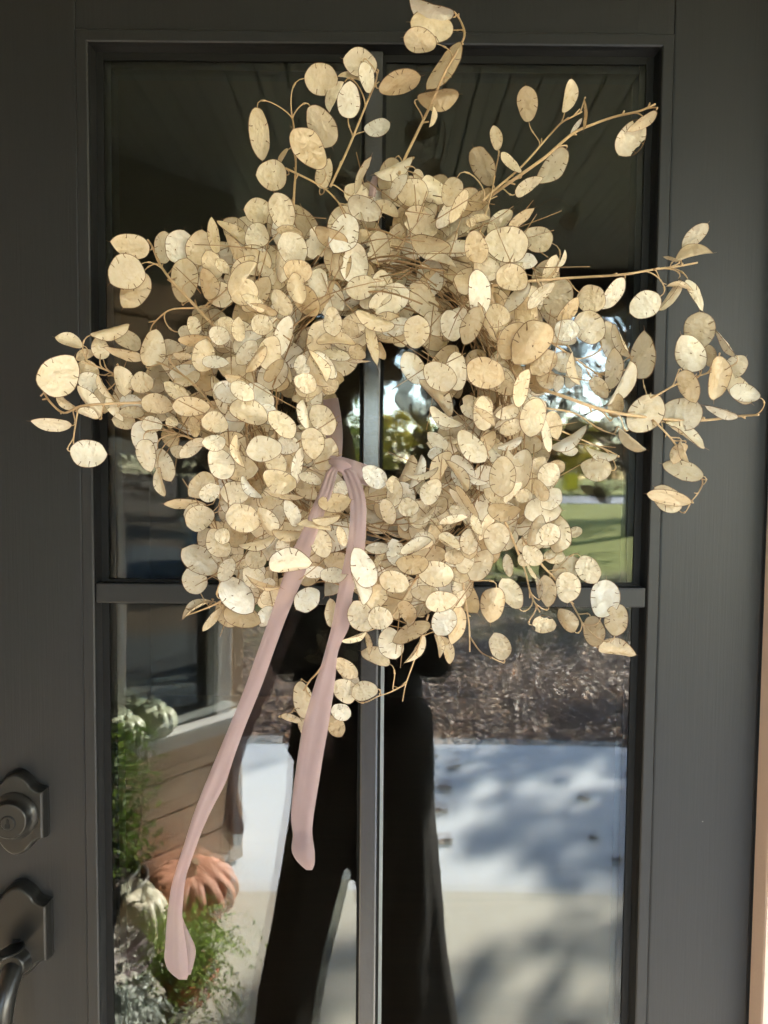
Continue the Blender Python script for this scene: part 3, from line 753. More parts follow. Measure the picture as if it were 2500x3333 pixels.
# --- main stems (measured polylines)
STEMS = [
 ([(1075,608),(1135,480),(1195,333),(1222,270),(1229,236)], 1.5),
 ([(1299,565),(1326,498),(1398,350),(1448,236),(1499,148),(1512,108),(1498,66),(1478,38)], 1.9),
 ([(953,720),(958,620),(963,527),(957,422),(951,380)], 1.5),
 ([(930,548),(1018,591),(1070,625),(1110,670),(1135,715),(1143,760)], 1.3),
 ([(1560,668),(1601,635),(1690,572),(1774,512),(1863,436),(1930,405),(1998,381),(2080,362),(2133,339)], 2.1),
 ([(1570,655),(1605,622),(1698,542),(1774,457),(1825,402),(1860,382),(1894,364)], 1.5),
 ([(1560,760),(1580,700),(1601,622),(1616,540),(1626,491)], 1.2),
 ([(1600,930),(1719,916),(1854,905),(2015,895),(2124,878),(2200,868),(2270,855)], 1.9),
 ([(1700,1250),(1814,1283),(1974,1337),(2154,1363),(2285,1368),(2400,1355),(2470,1350)], 2.3),
 ([(2100,1300),(2136,1287),(2209,1247),(2270,1225),(2339,1204)], 1.3),
 ([(2120,1365),(2136,1377),(2187,1431),(2238,1504),(2285,1560),(2275,1600),(2247,1635)], 1.3),
 ([(1750,1090),(1802,1120),(1880,1173),(1960,1228)], 1.3),
 ([(1740,1310),(1777,1328),(1870,1345),(1950,1395),(2005,1415)], 1.3),
 ([(760,1330),(690,1322),(560,1311),(372,1313),(264,1322),(209,1344),(165,1310),(142,1275)], 2.0),
 ([(620,1340),(560,1304),(452,1268),(358,1210),(267,1177)], 1.7),
 ([(700,1470),(622,1427),(524,1391),(481,1351)], 1.5),
 ([(700,1070),(692,1056),(612,971),(557,912),(519,857),(498,807),(481,781)], 2.2),
 ([(680,1000),(625,1003),(553,1009),(502,1051),(488,1080)], 1.2),
 ([(1640,1690),(1669,1756),(1707,1853),(1728,1933),(1757,1992)], 1.7),
 ([(1700,1750),(1762,1836),(1812,1891),(1863,1967),(1901,2039)], 1.5),
 ([(1500,1840),(1511,1924),(1527,2038),(1529,2122)], 1.6),
 ([(1532,2076),(1565,2122),(1603,2141)], 1.0),
 ([(1380,1830),(1363,1869),(1321,1936),(1274,2012)], 1.8),
 ([(1395,2000),(1371,2076),(1346,2156),(1321,2227),(1310,2282)], 1.4),
 ([(1319,2227),(1270,2253),(1224,2268)], 1.0),
 ([(1120,2060),(1041,2179),(1005,2220),(972,2281),(950,2320)], 1.3),
 ([(760,1930),(715,1959),(660,1984),(601,2005)], 1.4),
 ([(330,1330),(264,1322),(245,1390),(240,1450),(256,1500)], 1.1),
 ([(700,1330),(620,1240),(540,1190),(470,1160)], 1.2),
 ([(1690,1330),(1800,1390),(1880,1425),(1990,1470)], 1.2),
]
stem_pts = []
stem_bms = []
for pts, wd in STEMS:
    n = len(pts)
    P3 = []
    for i, (x, y) in enumerate(pts):
        w, q, rho = wfront(x, y)
        P3.append(at(x, y, 0.105 + 0.015 * math.sin(i * 1.3 + wd * 5) + (0.02 if q < 0.8 else 0)))
    sp = spline(P3, 6)
    bm = bmesh.new()
    r = wd * 0.00075
    tube(bm, sp, r * 1.15, r * 0.6, 6)
    for k in range(3, len(sp) - 2, 7):                 # little nodes and broken spurs along the stem
        t_ = (sp[k + 1] - sp[k]).normalized(); a_, b_ = frame_of(t_)
        dr = (t_ * 0.8 + a_ * rnd.uniform(-1, 1) + b_ * rnd.uniform(-1, 1)).normalized()
        tube(bm, [sp[k], sp[k] + dr * rnd.uniform(0.003, 0.009)], r * 0.8, r * 0.45, 4)
    stem_bms.append(bm)
    stem_pts.append(sp)

# --- collect pods
pods = []      # (matrix, mesh, score)
def add_pod(px, py, a, b, ang, w, style=None, flip=None, jit=0.16, baseto=None):
    p = at(px, py, w)
    m = pxm(px, py, w)
    view = (CAM - p).normalized()
    rt = (cR - view * cR.dot(view)).normalized()
    up = view.cross(rt)
    th = R(ang)
    ax = rt * math.cos(th) - up * math.sin(th)
    if flip is None: flip = rnd.random() < 0.5
    if flip: ax = -ax
    sd = view.cross(ax).normalized()
    ratio = b / (0.76 * a)
    tilt = 0.0; sy = 1.0
    if style is None:
        if ratio >= 0.97: style = 'flat'; sy = ratio
        elif ratio > 0.5:
            style = 'flat' if rnd.random() < 0.75 else 'curl'; sy = 0.5 + 0.5 * ratio; tilt = math.acos(max(0.1, min(1, ratio / sy)))
        else:
            style = rnd.choice(('curl', 'fold', 'flat', 'curl')); sy = 0.62
            tilt = math.acos(max(0.14, min(0.95, ratio / sy)))
            if style == 'fold': tilt = 0.6
    tilt *= rnd.choice((-1, 1))
    tilt += rnd.uniform(-jit, jit) * 0.6
    yaw = rnd.uniform(-jit, jit)
    nz = ax.cross(sd)
    rot = Matrix((ax, sd, nz)).transposed()
    rot = rot @ Matrix.Rotation(yaw, 3, 'Y') @ Matrix.Rotation(tilt, 3, 'X')
    s = a * m
    mw = Matrix.Translation(p) @ rot.to_4x4() @ Matrix.Diagonal((s, s * sy, s, 1))
    me = rnd.choice({'flat': FLAT, 'curl': CURL, 'fold': FOLD, 'torn': TORN}[style])
    return mw, me
def nearest_stem(p):
    best = None
    for i, sp in enumerate(stem_pts):
        for k, q in enumerate(sp):
            d = (q - p).length
            if best is None or d < best[0]: best = (d, i, k)
    return best
for key, ((ox, oy, sc), lst) in RG.items():
    for j, tpl in enumerate(lst):
        x, y, a, b, ang = tpl[:5]; f = tpl[5] if len(tpl) > 5 else 0
        px, py, a, b = ox + x * sc, oy + y * sc, a * sc, b * sc
        w, q, rho = wfront(px, py)
        style = None
        if f == 9: style, f = 'torn', 0
        ff = f
        if q < 1.0: wz = w + (0.0, 0.014, 0.026, 0.038, 0.046)[f] + rnd.uniform(-0.004, 0.004) if f >= 0 else w - 0.022 - rnd.uniform(0, 0.012)
        else: wz = 0.104 + 0.009 * f + rnd.uniform(-0.004, 0.004) + 0.004 * (j % 5) * 0.3
        outer = q > 0.86 and rho > 1
        flip = None
        if outer:
            p = at(px, py, wz); ns = nearest_stem(p)
            th = R(ang); m = pxm(px, py, wz)
            ax = cR * math.cos(th) - cU * math.sin(th)
            e1, e2 = p + ax * a * m, p - ax * a * m
            sp = stem_pts[ns[1]]
            # the pod hangs by the end nearer to its stem
            flip = min((e1 - s_).length for s_ in sp) < min((e2 - s_).length for s_ in sp)
        mw, me = add_pod(px, py, a, b, ang, wz, style, flip)
        pods.append([a * b * (1.6 if f > 0 else 1.0 if f == 0 else 0.55) * (1.5 if q > 0.9 else 1), mw, me])
        if outer and ns[0] < 0.16:
            base = mw @ Vector((-1.0, 0, 0))
            tgt = min(((s_ - base).length, k) for k, s_ in enumerate(sp))
            if 0.002 < tgt[0] < 0.12:
                k = max(0, tgt[1] - 2)
                s0 = sp[k]
                outd = (mw.to_3x3() @ Vector((-1, 0, 0))).normalized()
                t_ = (sp[min(k + 1, len(sp) - 1)] - sp[max(k - 1, 0)]).normalized()
                L = (base - s0).length
                c1 = s0 + t_ * L * 0.4; c2 = base + outd * L * 0.45
                bz = [(1 - u) ** 3 * s0 + 3 * (1 - u) ** 2 * u * c1 + 3 * (1 - u) * u * u * c2 + u ** 3 * base for u in [i / 9 for i in range(10)]]
                tube(stem_bms[ns[1]], bz, 0.00072, 0.00052, 4)
                tube(stem_bms[ns[1]], [bz[6], bz[7]], 0.00105, 0.0008, 4)
for bm in stem_bms:
    obj('stem', bm, M['stem'], wreath)

# --- dense fill of the ring
OUT = [(1000,650),(1080,590),(1200,560),(1300,540),(1400,570),(1500,610),(1570,680),(1690,760),(1780,800),(1800,880),(1850,960),(1880,1040),(1860,1120),(1800,1180),(1790,1300),(1840,1420),(1820,1500),(1810,1620),(1810,1740),(1760,1800),(1640,1790),(1560,1850),(1560,1960),(1470,2010),(1330,2060),
       (1200,2010),(1100,1930),(1020,1940),(900,1990),(800,1980),(740,1950),(700,1860),(650,1800),(640,1700),(720,1620),(700,1540),(640,1460),(540,1440),(480,1360),(400,1330),(330,1260),(420,1180),(560,1150),(600,1080),(640,960),(590,860),(650,780),(720,720),(820,710),(880,660),(960,655)]
HOLE = [(1165,1175),(1110,1235),(1095,1330),(1095,1420),(1080,1480),(1130,1515),(1190,1545),(1270,1560),(1330,1520),(1395,1490),(1415,1400),(1395,1330),(1370,1250),(1315,1180),(1290,1120),(1240,1120),(1185,1150)]
def inside(x, y, P):
    c = False
    for (x0, y0), (x1, y1) in zip(P, P[1:] + P[:1]):
        if (y0 > y) != (y1 > y) and x < (x1 - x0) * (y - y0) / (y1 - y0) + x0: c = not c
    return c
def dist_poly(x, y, P):
    best = 1e9
    for (x0, y0), (x1, y1) in zip(P, P[1:] + P[:1]):
        dx, dy = x1 - x0, y1 - y0
        t_ = max(0, min(1, ((x - x0) * dx + (y - y0) * dy) / (dx * dx + dy * dy)))
        best = min(best, math.hypot(x - x0 - t_ * dx, y - y0 - t_ * dy))
    return best
nf = 0
while nf < 520:
    x, y = rnd.uniform(320, 1890), rnd.uniform(540, 2070)
    if not inside(x, y, OUT) or inside(x, y, HOLE): continue
    a = rnd.uniform(44, 66); 
    if dist_poly(x, y, HOLE) < a * 0.62 or dist_poly(x, y, OUT) < a * 0.55: continue
    w, q, rho = wfront(x, y)
    b = a * 0.76 * math.cos(rnd.uniform(0, 1.15))
    deep = rnd.random() ** 0.8
    wz = max(0.028, w - 0.034 - deep * 0.09)
    mw, me = add_pod(x, y, a, max(b, a * 0.14), rnd.uniform(0, 180), wz, 'torn' if rnd.random() < 0.08 else None, None, 0.28)
    pods.append([a * b * 0.12 * (1 - deep), mw, me]); nf += 1
pods.sort(key=lambda p: -p[0])
first = None
for sc_, mw, me in pods[:296]:
    if first is None:
        o = first = link('seed_pod', me)
    else:
        o = first.copy(); COL.objects.link(o); o.data = me
    o.parent = wreath
    o.matrix_world = mw
bm = bmesh.new()
lay = bm.verts.layers.float_vector.new('pod_co')
prng = random.Random(5)
for sc_, mw, me in pods[296:]:
    n0 = len(bm.verts)
    bm.from_mesh(me)
    bm.verts.ensure_lookup_table()
    zo = prng.uniform(0, 60)
    for v in bm.verts[n0:]:
        v.co = mw @ v.co
        c_ = v[lay]; v[lay] = (c_[0], c_[1], c_[2] + zo)
obj('seed_pod_mass', bm, [M['pod'], M['rim']], wreath, 'stuff')

# --- twig ring
bm = bmesh.new()
for i in range(330):
    a0 = rnd.uniform(0, 2 * math.pi); ln = rnd.uniform(0.25, 0.9)
    ro = rnd.gauss(0, 0.10); wz = 0.085 + rnd.gauss(0, 0.022)
    out = rnd.uniform(-0.05, 0.17) * (1 if rnd.random() < 0.75 else -0.5)
    pts = []
    for k in range(7):
        u = k / 6
        aa = a0 + ln * u
        rr = 1 + ro + out * u * u + 0.02 * math.sin(5 * u + i)
        rr = max(0.66, rr)
        pts.append(at(RC[0] + RX * rr * math.cos(aa), RC[1] + RY * rr * math.sin(aa), max(0.03, min(0.165, wz + 0.03 * (u - 0.4) + 0.012 * math.sin(3 * u + i)))))
    r = rnd.uniform(0.0005, 0.0013)
    tube(bm, pts, r, r * 0.6, 4)
obj('twig_ring', bm, M['twig'], wreath, 'stuff')
bm = bmesh.new()
for i in range(300):                                   # fine curling flower stalks among the pods
    x, y = rnd.uniform(320, 1890), rnd.uniform(560, 2070)
    if not inside(x, y, OUT) or inside(x, y, HOLE) or dist_poly(x, y, HOLE) < 30: continue
    w, q, rho = wfront(x, y)
    p = at(x, y, w - 0.01 + rnd.uniform(-0.03, 0.016))
    a_ = rnd.uniform(0, 6.28); d = Vector((math.cos(a_), rnd.uniform(-.4, .4), math.sin(a_)))
    nn = frame_of(d)[0]; L = rnd.uniform(0.02, 0.06); cv = rnd.uniform(-0.5, 0.5)
    tube(bm, [p + d * L * u + nn * cv * L * u * u for u in (0, .25, .5, .75, 1)], 0.00062, 0.00042, 3)
obj('fine_stalks', bm, M['twig'], wreath, 'stuff')

# ------------------------------------------------------------------ ribbon
ribbon = thing('ribbon', 'long dusty pink chiffon ribbon knotted on the lower wreath', 'ribbon')
def strip(name, path, sub=8, across=12, fold=0.35, seed=0):
    """path: (px, py, width px, distance from door, bulge)"""
    vs = [Vector((*at(x, y, w), )) for x, y, wd, w, b in path]
    C_ = spline(vs, sub)
    Wd = spline([Vector((wd * pxm(x, y, w), b, 0)) for x, y, wd, w, b in path], sub)
    bm = bmesh.new(); rows = []
    n = len(C_)
    for i, (c, wv) in enumerate(zip(C_, Wd)):
        t_ = (C_[min(i + 1, n - 1)] - C_[max(i - 1, 0)]).normalized()
        view = (CAM - c).normalized()
        sd = t_.cross(view).normalized(); nn = sd.cross(t_).normalized()
        row = []
        for k in range(across + 1):
            u = k / across * 2 - 1
            h = wv.y * (1 - u * u) * wv.x * 0.5 + 0.10 * wv.x * fold * math.sin(u * 3.1 + i * 0.05 + seed) + 0.012 * wv.x * math.sin(u * 6 + i * 0.07 + seed * 2)
            row.append(bm.verts.new(c + sd * wv.x * 0.5 * u + nn * h))
        rows.append(row)
    for a, b in zip(rows, rows[1:]):
        for k in range(across):
            f = bm.faces.new((a[k], a[k + 1], b[k + 1], b[k])); f.smooth = True
    return obj(name, bm, M['ribbon'], ribbon)
def band(name, edges, bulge=0.10, sub=6, across=16, seed=0):
    """edges: (left px, py, right px, py, distance from the door)"""
    def polyl(pts, y):
        if y <= pts[0][1]: return pts[0][0]
        for (x0, y0), (x1, y1) in zip(pts, pts[1:]):
            if y <= y1: return x0 + (x1 - x0) * (y - y0) / max(1e-6, y1 - y0)
        return pts[-1][0]
    LL = [(a, b) for a, b, c, d, w in edges]; RR = [(c, d) for a, b, c, d, w in edges]; WW = [(w, b) for a, b, c, d, w in edges]
    y0 = max(LL[0][1], RR[0][1]); y1 = min(LL[-1][1], RR[-1][1]); n = max(8, int((y1 - y0) / 14))
    bm = bmesh.new(); rows = []
    def sm(P, y): return sum(polyl(P, y + d) * k for d, k in ((-22, .2), (-10, .25), (0, .1), (10, .25), (22, .2))) if y0 + 30 < y < y1 - 40 else polyl(P, y)
    for i in range(n + 1):
        y = y0 + (y1 - y0) * i / n
        w = polyl(WW, y)
        l = at(sm(LL, y), y, w); r = at(sm(RR, y), y, w)
        wv = (r - l); W_ = wv.length; view = (CAM - l).normalized()
        gather = math.exp(-max(0, y - y0) / 110.0) if name == 'tail' else 0.0
        row = []
        for k in range(across + 1):
            u = k / across; e = u * 2 - 1
            h = bulge * W_ * (1 - abs(e) ** 3) + 0.035 * W_ * math.sin(e * 3.0 + y * 0.006 + seed) * (1 - e * e)
            h += 0.035 * W_ * noise.noise(Vector((u * 2.0, y * 0.010, seed))) + 0.008 * W_ * noise.noise(Vector((u * 5, y * 0.035, seed + 5)))
            h += 0.014 * W_ * math.exp(-((u - 0.28 - 0.10 * math.sin(y * 0.0045 + seed)) / 0.06) ** 2)
            h += gather * 0.10 * W_ * math.sin(e * 8.5 + seed)
            row.append(bm.verts.new(l + wv * u + view * h))
        rows.append(row)
    for a, b in zip(rows, rows[1:]):
        for k in range(across): bm.faces.new((a[k], a[k + 1], b[k + 1], b[k])).smooth = True
    return obj(name, bm, M['ribbon'], ribbon)
band('tail', [(1084,1512,1108,1512,.170),(1060,1540,1096,1545,.184),(1040,1598,1086,1590,.198),(1012,1660,1064,1650,.202),(984,1728,1046,1700,.198),(953,1788,1016,1780,.188),(940,1830,1004,1830,.182),(922,1876,991,1874,.174),(895,1960,961,1940,.164),(863,2051,926,2026,.154),(830,2145,890,2125,.147),
  (795,2245,852,2233,.142),(742,2375,798,2365,.138),(704,2465,765,2455,.135),(663,2564,735,2549,.132),(630,2650,690,2632,.13),(603,2737,656,2707,.128),(576,2820,625,2795,.126),(558,2880,603,2858,.125),(544,2978,592,2978,.122),(540,3040,600,3040,.121),(537,3092,608,3092,.12),(531,3130,613,3140,.12),(552,3165,614,3176,.12),(582,3188,606,3191,.12)], seed=1)
tl = band('tail', [(1096,1512,1124,1512,.170),(1116,1545,1158,1535,.184),(1134,1600,1184,1590,.196),(1140,1650,1194,1650,.200),(1139,1700,1192,1700,.202),(1134,1750,1190,1750,.200),(1127,1793,1186,1805,.196),(1115,1850,1168,1870,.190),(1104,1902,1150,1922,.184),(1092,1970,1143,1980,.174),(1080,2037,1140,2040,.165),(1063,2101,1104,2104,.155),(1046,2164,1096,2145,.148),
  (1029,2210,1093,2198,.143),(1013,2264,1086,2252,.139),(984,2366,1072,2350,.134),(968,2468,1051,2464,.13),(959,2535,1042,2525,.128),(951,2595,1032,2585,.127),(946,2671,1019,2667,.126),(952,2705,1016,2700,.125),(956,2730,1016,2722,.127),(942,2765,1023,2755,.130),(957,2792,1026,2780,.131),(974,2812,1026,2798,.130),(994,2830,1023,2818,.128),(1004,2836,1016,2832,.127)], seed=3)
band('fold', [(590,2985,594,2985,.1165),(596,3030,616,3040,.1165),(602,3085,641,3085,.1165),(606,3120,637,3112,.1165),(608,3150,629,3144,.1165),(610,3172,621,3172,.1165)], bulge=0.03, seed=2)
strip('loop', [(1076,1300,50,.050,.2),(1084,1360,54,.075,.3),(1088,1420,56,.115,.3),(1090,1470,48,.150,.4),(1094,1505,34,.172,.5)], seed=4)
strip('loop', [(1105,1510,50,.168,.6),(1150,1530,62,.172,.6),(1195,1548,64,.150,.5),(1230,1560,52,.11,.4)], seed=6)
strip('knot', [(1070,1500,18,.166,.1),(1086,1502,32,.176,.15),(1106,1511,40,.181,.15),(1128,1526,36,.178,.15),(1150,1542,22,.168,.1)], seed=9, fold=1.1)
# hanging loop over the top of the wreath
strip('hanger', [(1222,575,18,.085,.3),(1216,600,22,.088,.3),(1210,640,22,.085,.3)], seed=8)

# ------------------------------------------------------------------ potted plants and pumpkins by the bay wall
def lathe(bm, prof, seg=24, mi=0, fn=None):
    rings = []
    for r, z in prof:
        ring = []
        for k in range(seg):
            a = k * 2 * math.pi / seg
            rr = r * (fn(a, z) if fn else 1)
            ring.append(bm.verts.new((rr * math.cos(a), rr * math.sin(a), z)))
        rings.append(ring)
    for a, b in zip(rings, rings[1:]):
        for k in range(seg):
            f = bm.faces.new((a[k], a[(k + 1) % seg], b[(k + 1) % seg], b[k])); f.smooth = True; f.material_index = mi
    if prof[0][0] > 1e-4: bm.faces.new(list(reversed(rings[0]))).material_index = mi
    return rings
def pumpkin(name, label, loc, rad, hgt, ribs, mat, stem, group=None, deep=0.16):
    o = thing(name, label, 'pumpkin', loc, group)
    bm = bmesh.new(); prof = []
    n = 16
    for i in range(n + 1):
        u = i / n; a = -math.pi / 2 + math.pi * u
        r = rad * (abs(math.cos(a)) ** 0.75) * (1 - 0.0 * u) + 0.004
        z = hgt / 2 + hgt / 2 * math.sin(a)
        if u > 0.8: z -= hgt * 0.16 * ((u - 0.8) / 0.2) ** 1.5
        prof.append((r, z))
    lathe(bm, prof, ribs * 8, 0, lambda a, z: 1 - deep * (abs(math.cos(a * ribs / 2)) ** 5))
    obj('shell', bm, mat, o)
    bm = bmesh.new()
    tube(bm, spline([Vector((0, 0, hgt * 0.82)), Vector((0.004, 0, hgt * 1.0)), Vector((0.02, 0.01, hgt * 1.16))], 4), rad * 0.13, rad * 0.08, 8)
    obj('stalk', bm, stem, o)
    return o
M['stalk'] = simple('pumpkin_stalk', (0.22, 0.17, 0.09), 0.8, 0.3, 30)
M['salmon'] = simple('salmon_rind', (0.47, 0.215, 0.135), 0.62, 0.22, 9, 0.15, 60)
M['palegreen'] = simple('pale_green_rind', (0.50, 0.54, 0.38), 0.4, 0.12, 9)
M['ivory'] = simple('ivory_rind', (0.66, 0.60, 0.47), 0.45, 0.14, 8)
pumpkin('pumpkin', 'large flat salmon orange ribbed pumpkin on the porch floor', (-0.662, -1.650, 0.0), 0.158, 0.165, 14, M['salmon'], M['stalk'])
pumpkin('pumpkin', 'small tall ivory pumpkin between the kale and the salmon pumpkin', (-0.755, -1.42, 0.0), 0.080, 0.21, 10, M['ivory'], M['stalk'], None, 0.12)
for k, (s, lab) in enumerate(((0.53, 'pale green pumpkin in front of the white mullion on the window sill'), (0.405, 'second pale green pumpkin on the sill, added for the ghost reflection of the first'))):  # second pumpkin stands in for the doubled glass reflection of the first
    p = bay(s, 0.046, 0.618)
    pumpkin('pumpkin', lab, p, 0.064, 0.105, 10, M['palegreen'], M['stalk'], None, 0.10)
def leafy(bm, center, rad, n, size, rs, flat=0.0):
    for _ in range(n):
        while True:
            d = Vector((rs.uniform(-1, 1), rs.uniform(-1, 1), rs.uniform(-1, 1)))
            if d.length <= 1: break
        p = Vector(center) + Vector((d.x * rad[0], d.y * rad[1], d.z * rad[2]))
        s = size * rs.uniform(0.6, 1.3)
        a = Vector((rs.gauss(0, 1), rs.gauss(0, 1), rs.gauss(0, 1) * (1 - flat))).normalized()
        b = a.orthogonal().normalized(); b = (Matrix.Rotation(rs.uniform(0, 6.28), 3, a) @ b)
        v = [bm.verts.new(p + a * s), bm.verts.new(p + b * s * 0.45 + a * s * 0.1 + a.cross(b) * s * 0.12), bm.verts.new(p - a * s), bm.verts.new(p - b * s * 0.45 + a * s * 0.1 + a.cross(b) * s * 0.12)]
        bm.faces.new(v)
rs = random.Random(3)
M['green'] = mat_leaf('green_leaves', [(0.0, (0.04, 0.08, 0.014)), (0.5, (0.10, 0.17, 0.028)), (1.0, (0.19, 0.26, 0.05))])
M['fern'] = mat_leaf('fern_leaves', [(0.0, (0.14, 0.22, 0.04)), (0.6, (0.25, 0.35, 0.07)), (1.0, (0.38, 0.44, 0.15))])
M['silver'] = mat_leaf('silver_leaves', [(0.0, (0.42, 0.46, 0.43)), (1.0, (0.66, 0.69, 0.64))], 0.2)
M['kale'] = mat_leaf('kale_leaves', [(0.0, (0.16, 0.05, 0.13)), (0.3, (0.40, 0.36, 0.34)), (1.0, (0.72, 0.70, 0.62))], 0.25)
M['terracotta'] = simple('orange_pot', (0.46, 0.10, 0.035), 0.55, 0.2, 14)
M['blackpot'] = simple('black_pot', (0.02, 0.02, 0.02), 0.5, 0.2, 14)
M['soil'] = simple('potting_soil', (0.03, 0.022, 0.015), 0.95, 0.3, 60, 0.5, 90)
def pot(parent, r0, r1, h, mat):
    bm = bmesh.new(); lathe(bm, [(r0, 0), (r1, h * 0.86), (r1 * 1.07, h * 0.87), (r1 * 1.07, h), (r1 * 0.96, h), (r1 * 0.94, h * 0.9)], 28)
    o = obj('pot', bm, mat, parent)
    bm = bmesh.new(); lathe(bm, [(r1 * 0.935, h * 0.9), (0.002, h * 0.93)], 28)
    obj('soil', bm, M['soil'], parent)
t = thing('potted_shrub', 'tall bushy green plant in a black pot by the bay wall', 'plant', (-0.865, -1.515, 0.0))
pot(t, 0.07, 0.09, 0.20, M['blackpot'])
bm = bmesh.new(); bs = bmesh.new()
for k in range(46):
    a = rs.uniform(0, 6.28); r = rs.uniform(0, 0.11); h = rs.uniform(0.26, 0.68)
    c = (r * math.cos(a), r * math.sin(a), h)
    leafy(bm, c, (0.075, 0.075, 0.07), 26, 0.018, rs)
    if k % 3 == 0: tube(bs, [Vector((c[0] * 0.3, c[1] * 0.3, 0.19)), Vector((c[0] * 0.8, c[1] * 0.8, h * 0.6)), Vector(c)], 0.004, 0.002, 5)
obj('foliage', bm, M['green'], t); obj('stems', bs, M['bark'], t)
t = thing('potted_fern', 'feathery light green plant in a round orange pot', 'plant', (-0.565, -1.25, 0.0))
pot(t, 0.06, 0.08, 0.08, M['terracotta'])
bm = bmesh.new()
for k in range(150):                                     # arching fronds with small leaflets
    a = rs.uniform(0, 6.28); L = rs.uniform(0.09, 0.23); up = rs.uniform(0.0, 0.17)
    for u_ in range(2, 15):
        u = u_ / 14
        p = Vector((math.cos(a) * L * u, math.sin(a) * L * u, 0.082 + up * math.sin(u * 2.2) - 0.075 * u * u * (1 if L > 0.13 else 0)))
        leafy(bm, p, (0.007, 0.007, 0.005), 2, 0.0085, rs)
obj('fronds', bm, M['fern'], t)
t = thing('ornamental_kale', 'white and purple ornamental kale rosette on the porch floor', 'plant', (-0.750, -1.165, 0.0))
pot(t, 0.07, 0.09, 0.10, M['blackpot'])
bm = bmesh.new()
for ring_, (rr, zz, n_, sz) in enumerate(((0.11, 0.12, 13, 0.085), (0.085, 0.16, 11, 0.075), (0.055, 0.195, 9, 0.06), (0.025, 0.215, 6, 0.045))):
    for k in range(n_):
        a = 2 * math.pi * (k + 0.5 * ring_) / n_ + rs.uniform(-.1, .1)
        rad_ = Vector((math.cos(a), math.sin(a), 0)); tan_ = Vector((-math.sin(a), math.cos(a), 0))
        g = {}
        for i in range(5):
            for j in range(7):
                u = i / 4; v_ = j / 6 * 2 - 1
                wv = sz * 0.62 * math.sin(math.pi * min(0.98, 0.2 + 0.62 * u))
                p = rad_ * (rr * 0.35 + sz * u) + tan_ * wv * v_ + Vector((0, 0, zz - 0.02 + sz * (0.75 - 0.2 * (3 - ring_)) * u ** 1.2 + 0.012 * math.sin(v_ * 9 + k) * u))
                g[i, j] = bm.verts.new(p)
        for i in range(4):
            for j in range(6): bm.faces.new((g[i, j], g[i + 1, j], g[i + 1, j + 1], g[i, j + 1])).smooth = True
obj('leaves', bm, M['kale'], t)
t = thing('silver_plant', 'silvery white lacy leaved plant in a black pot', 'plant', (-0.655, -0.985, 0.0))
pot(t, 0.055, 0.07, 0.09, M['blackpot'])
bm = bmesh.new()
for k in range(34):
    a = rs.uniform(0, 6.28); L = rs.uniform(0.06, 0.13)
    for u_ in range(2, 9):
        u = u_ / 8
        leafy(bm, (math.cos(a) * L * u, math.sin(a) * L * u, 0.085 + 0.08 * math.sin(u * 2.0)), (0.010, 0.010, 0.006), 3, 0.014, rs, 0.5)
obj('leaves', bm, M['silver'], t)

# ------------------------------------------------------------------ the person taking the photograph
M['skin'] = simple('skin', (0.52, 0.32, 0.23), 0.5, 0.08, 20)
M['blackcloth'] = simple('black_cloth', (0.017, 0.016, 0.017), 0.85, 0.25, 30, 0.3, 200)
M['trouser'] = simple('black_trousers', (0.024, 0.021, 0.019), 0.85, 0.25, 30, 0.3, 200)
M['hair'] = simple('dark_hair', (0.03, 0.018, 0.010), 0.5, 0.3, 60)
M['shoe'] = simple('black_shoe', (0.01, 0.01, 0.01), 0.4, 0.2, 30)
M['eye'] = simple('eye_white', (0.7, 0.68, 0.65), 0.2, 0.02, 30)
X0, Y0 = -0.055, -1.07
person = thing('person', 'person in black top and wide black trousers holding up a phone', 'person', (X0, Y0, 0))
EX, EY, EZ = Vector((1, 0, 0)), Vector((0, 1, 0)), Vector((0, 0, 1))
def path_loft(bm, pts, sides=14):
    secs = []
    n = len(pts)
    for i, (c, ra, rb) in enumerate(pts):
        t_ = (Vector(pts[min(i + 1, n - 1)][0]) - Vector(pts[max(i - 1, 0)][0])).normalized()
        a = (EX - t_ * EX.dot(t_))
        if a.length < 0.2: a = EY - t_ * EY.dot(t_)
        a.normalize(); b = t_.cross(a)
        secs.append((Vector(c), ra, rb, a, b))
    loft(bm, secs, sides)
def ell(bm, c, r):
    for v in bmesh.ops.create_uvsphere(bm, u_segments=20, v_segments=14, radius=1)['verts']: v.co = Vector(c) + Vector((v.co.x * r[0], v.co.y * r[1], v.co.z * r[2]))
def solid(o, vox):
    m = o.modifiers.new('remesh', 'REMESH'); m.mode = 'VOXEL'; m.voxel_size = vox; m.use_smooth_shade = True
    s_ = o.modifiers.new('smooth', 'SMOOTH'); s_.iterations = 4; s_.factor = 0.5
bm = bmesh.new()
path_loft(bm, [((0, 0, 0.74), .15, .10), ((0, 0, 0.86), .165, .11), ((0, 0, 0.97), .14, .095), ((0, 0.0, 1.10), .15, .10), ((0, 0, 1.22), .165, .095), ((0, -.005, 1.27), .12, .07), ((0, 0, 1.30), .055, .055), ((0, .012, 1.36), .05, .052)])
ell(bm, (0, 0.03, 1.435), (.070, .088, .105)); ell(bm, (0, 0.055, 1.385), (.050, .055, .055)); ell(bm, (0, .122, 1.425), (.011, .016, .020))
for sx in (-1, 1): ell(bm, (sx * .071, .02, 1.43), (.010, .018, .028))
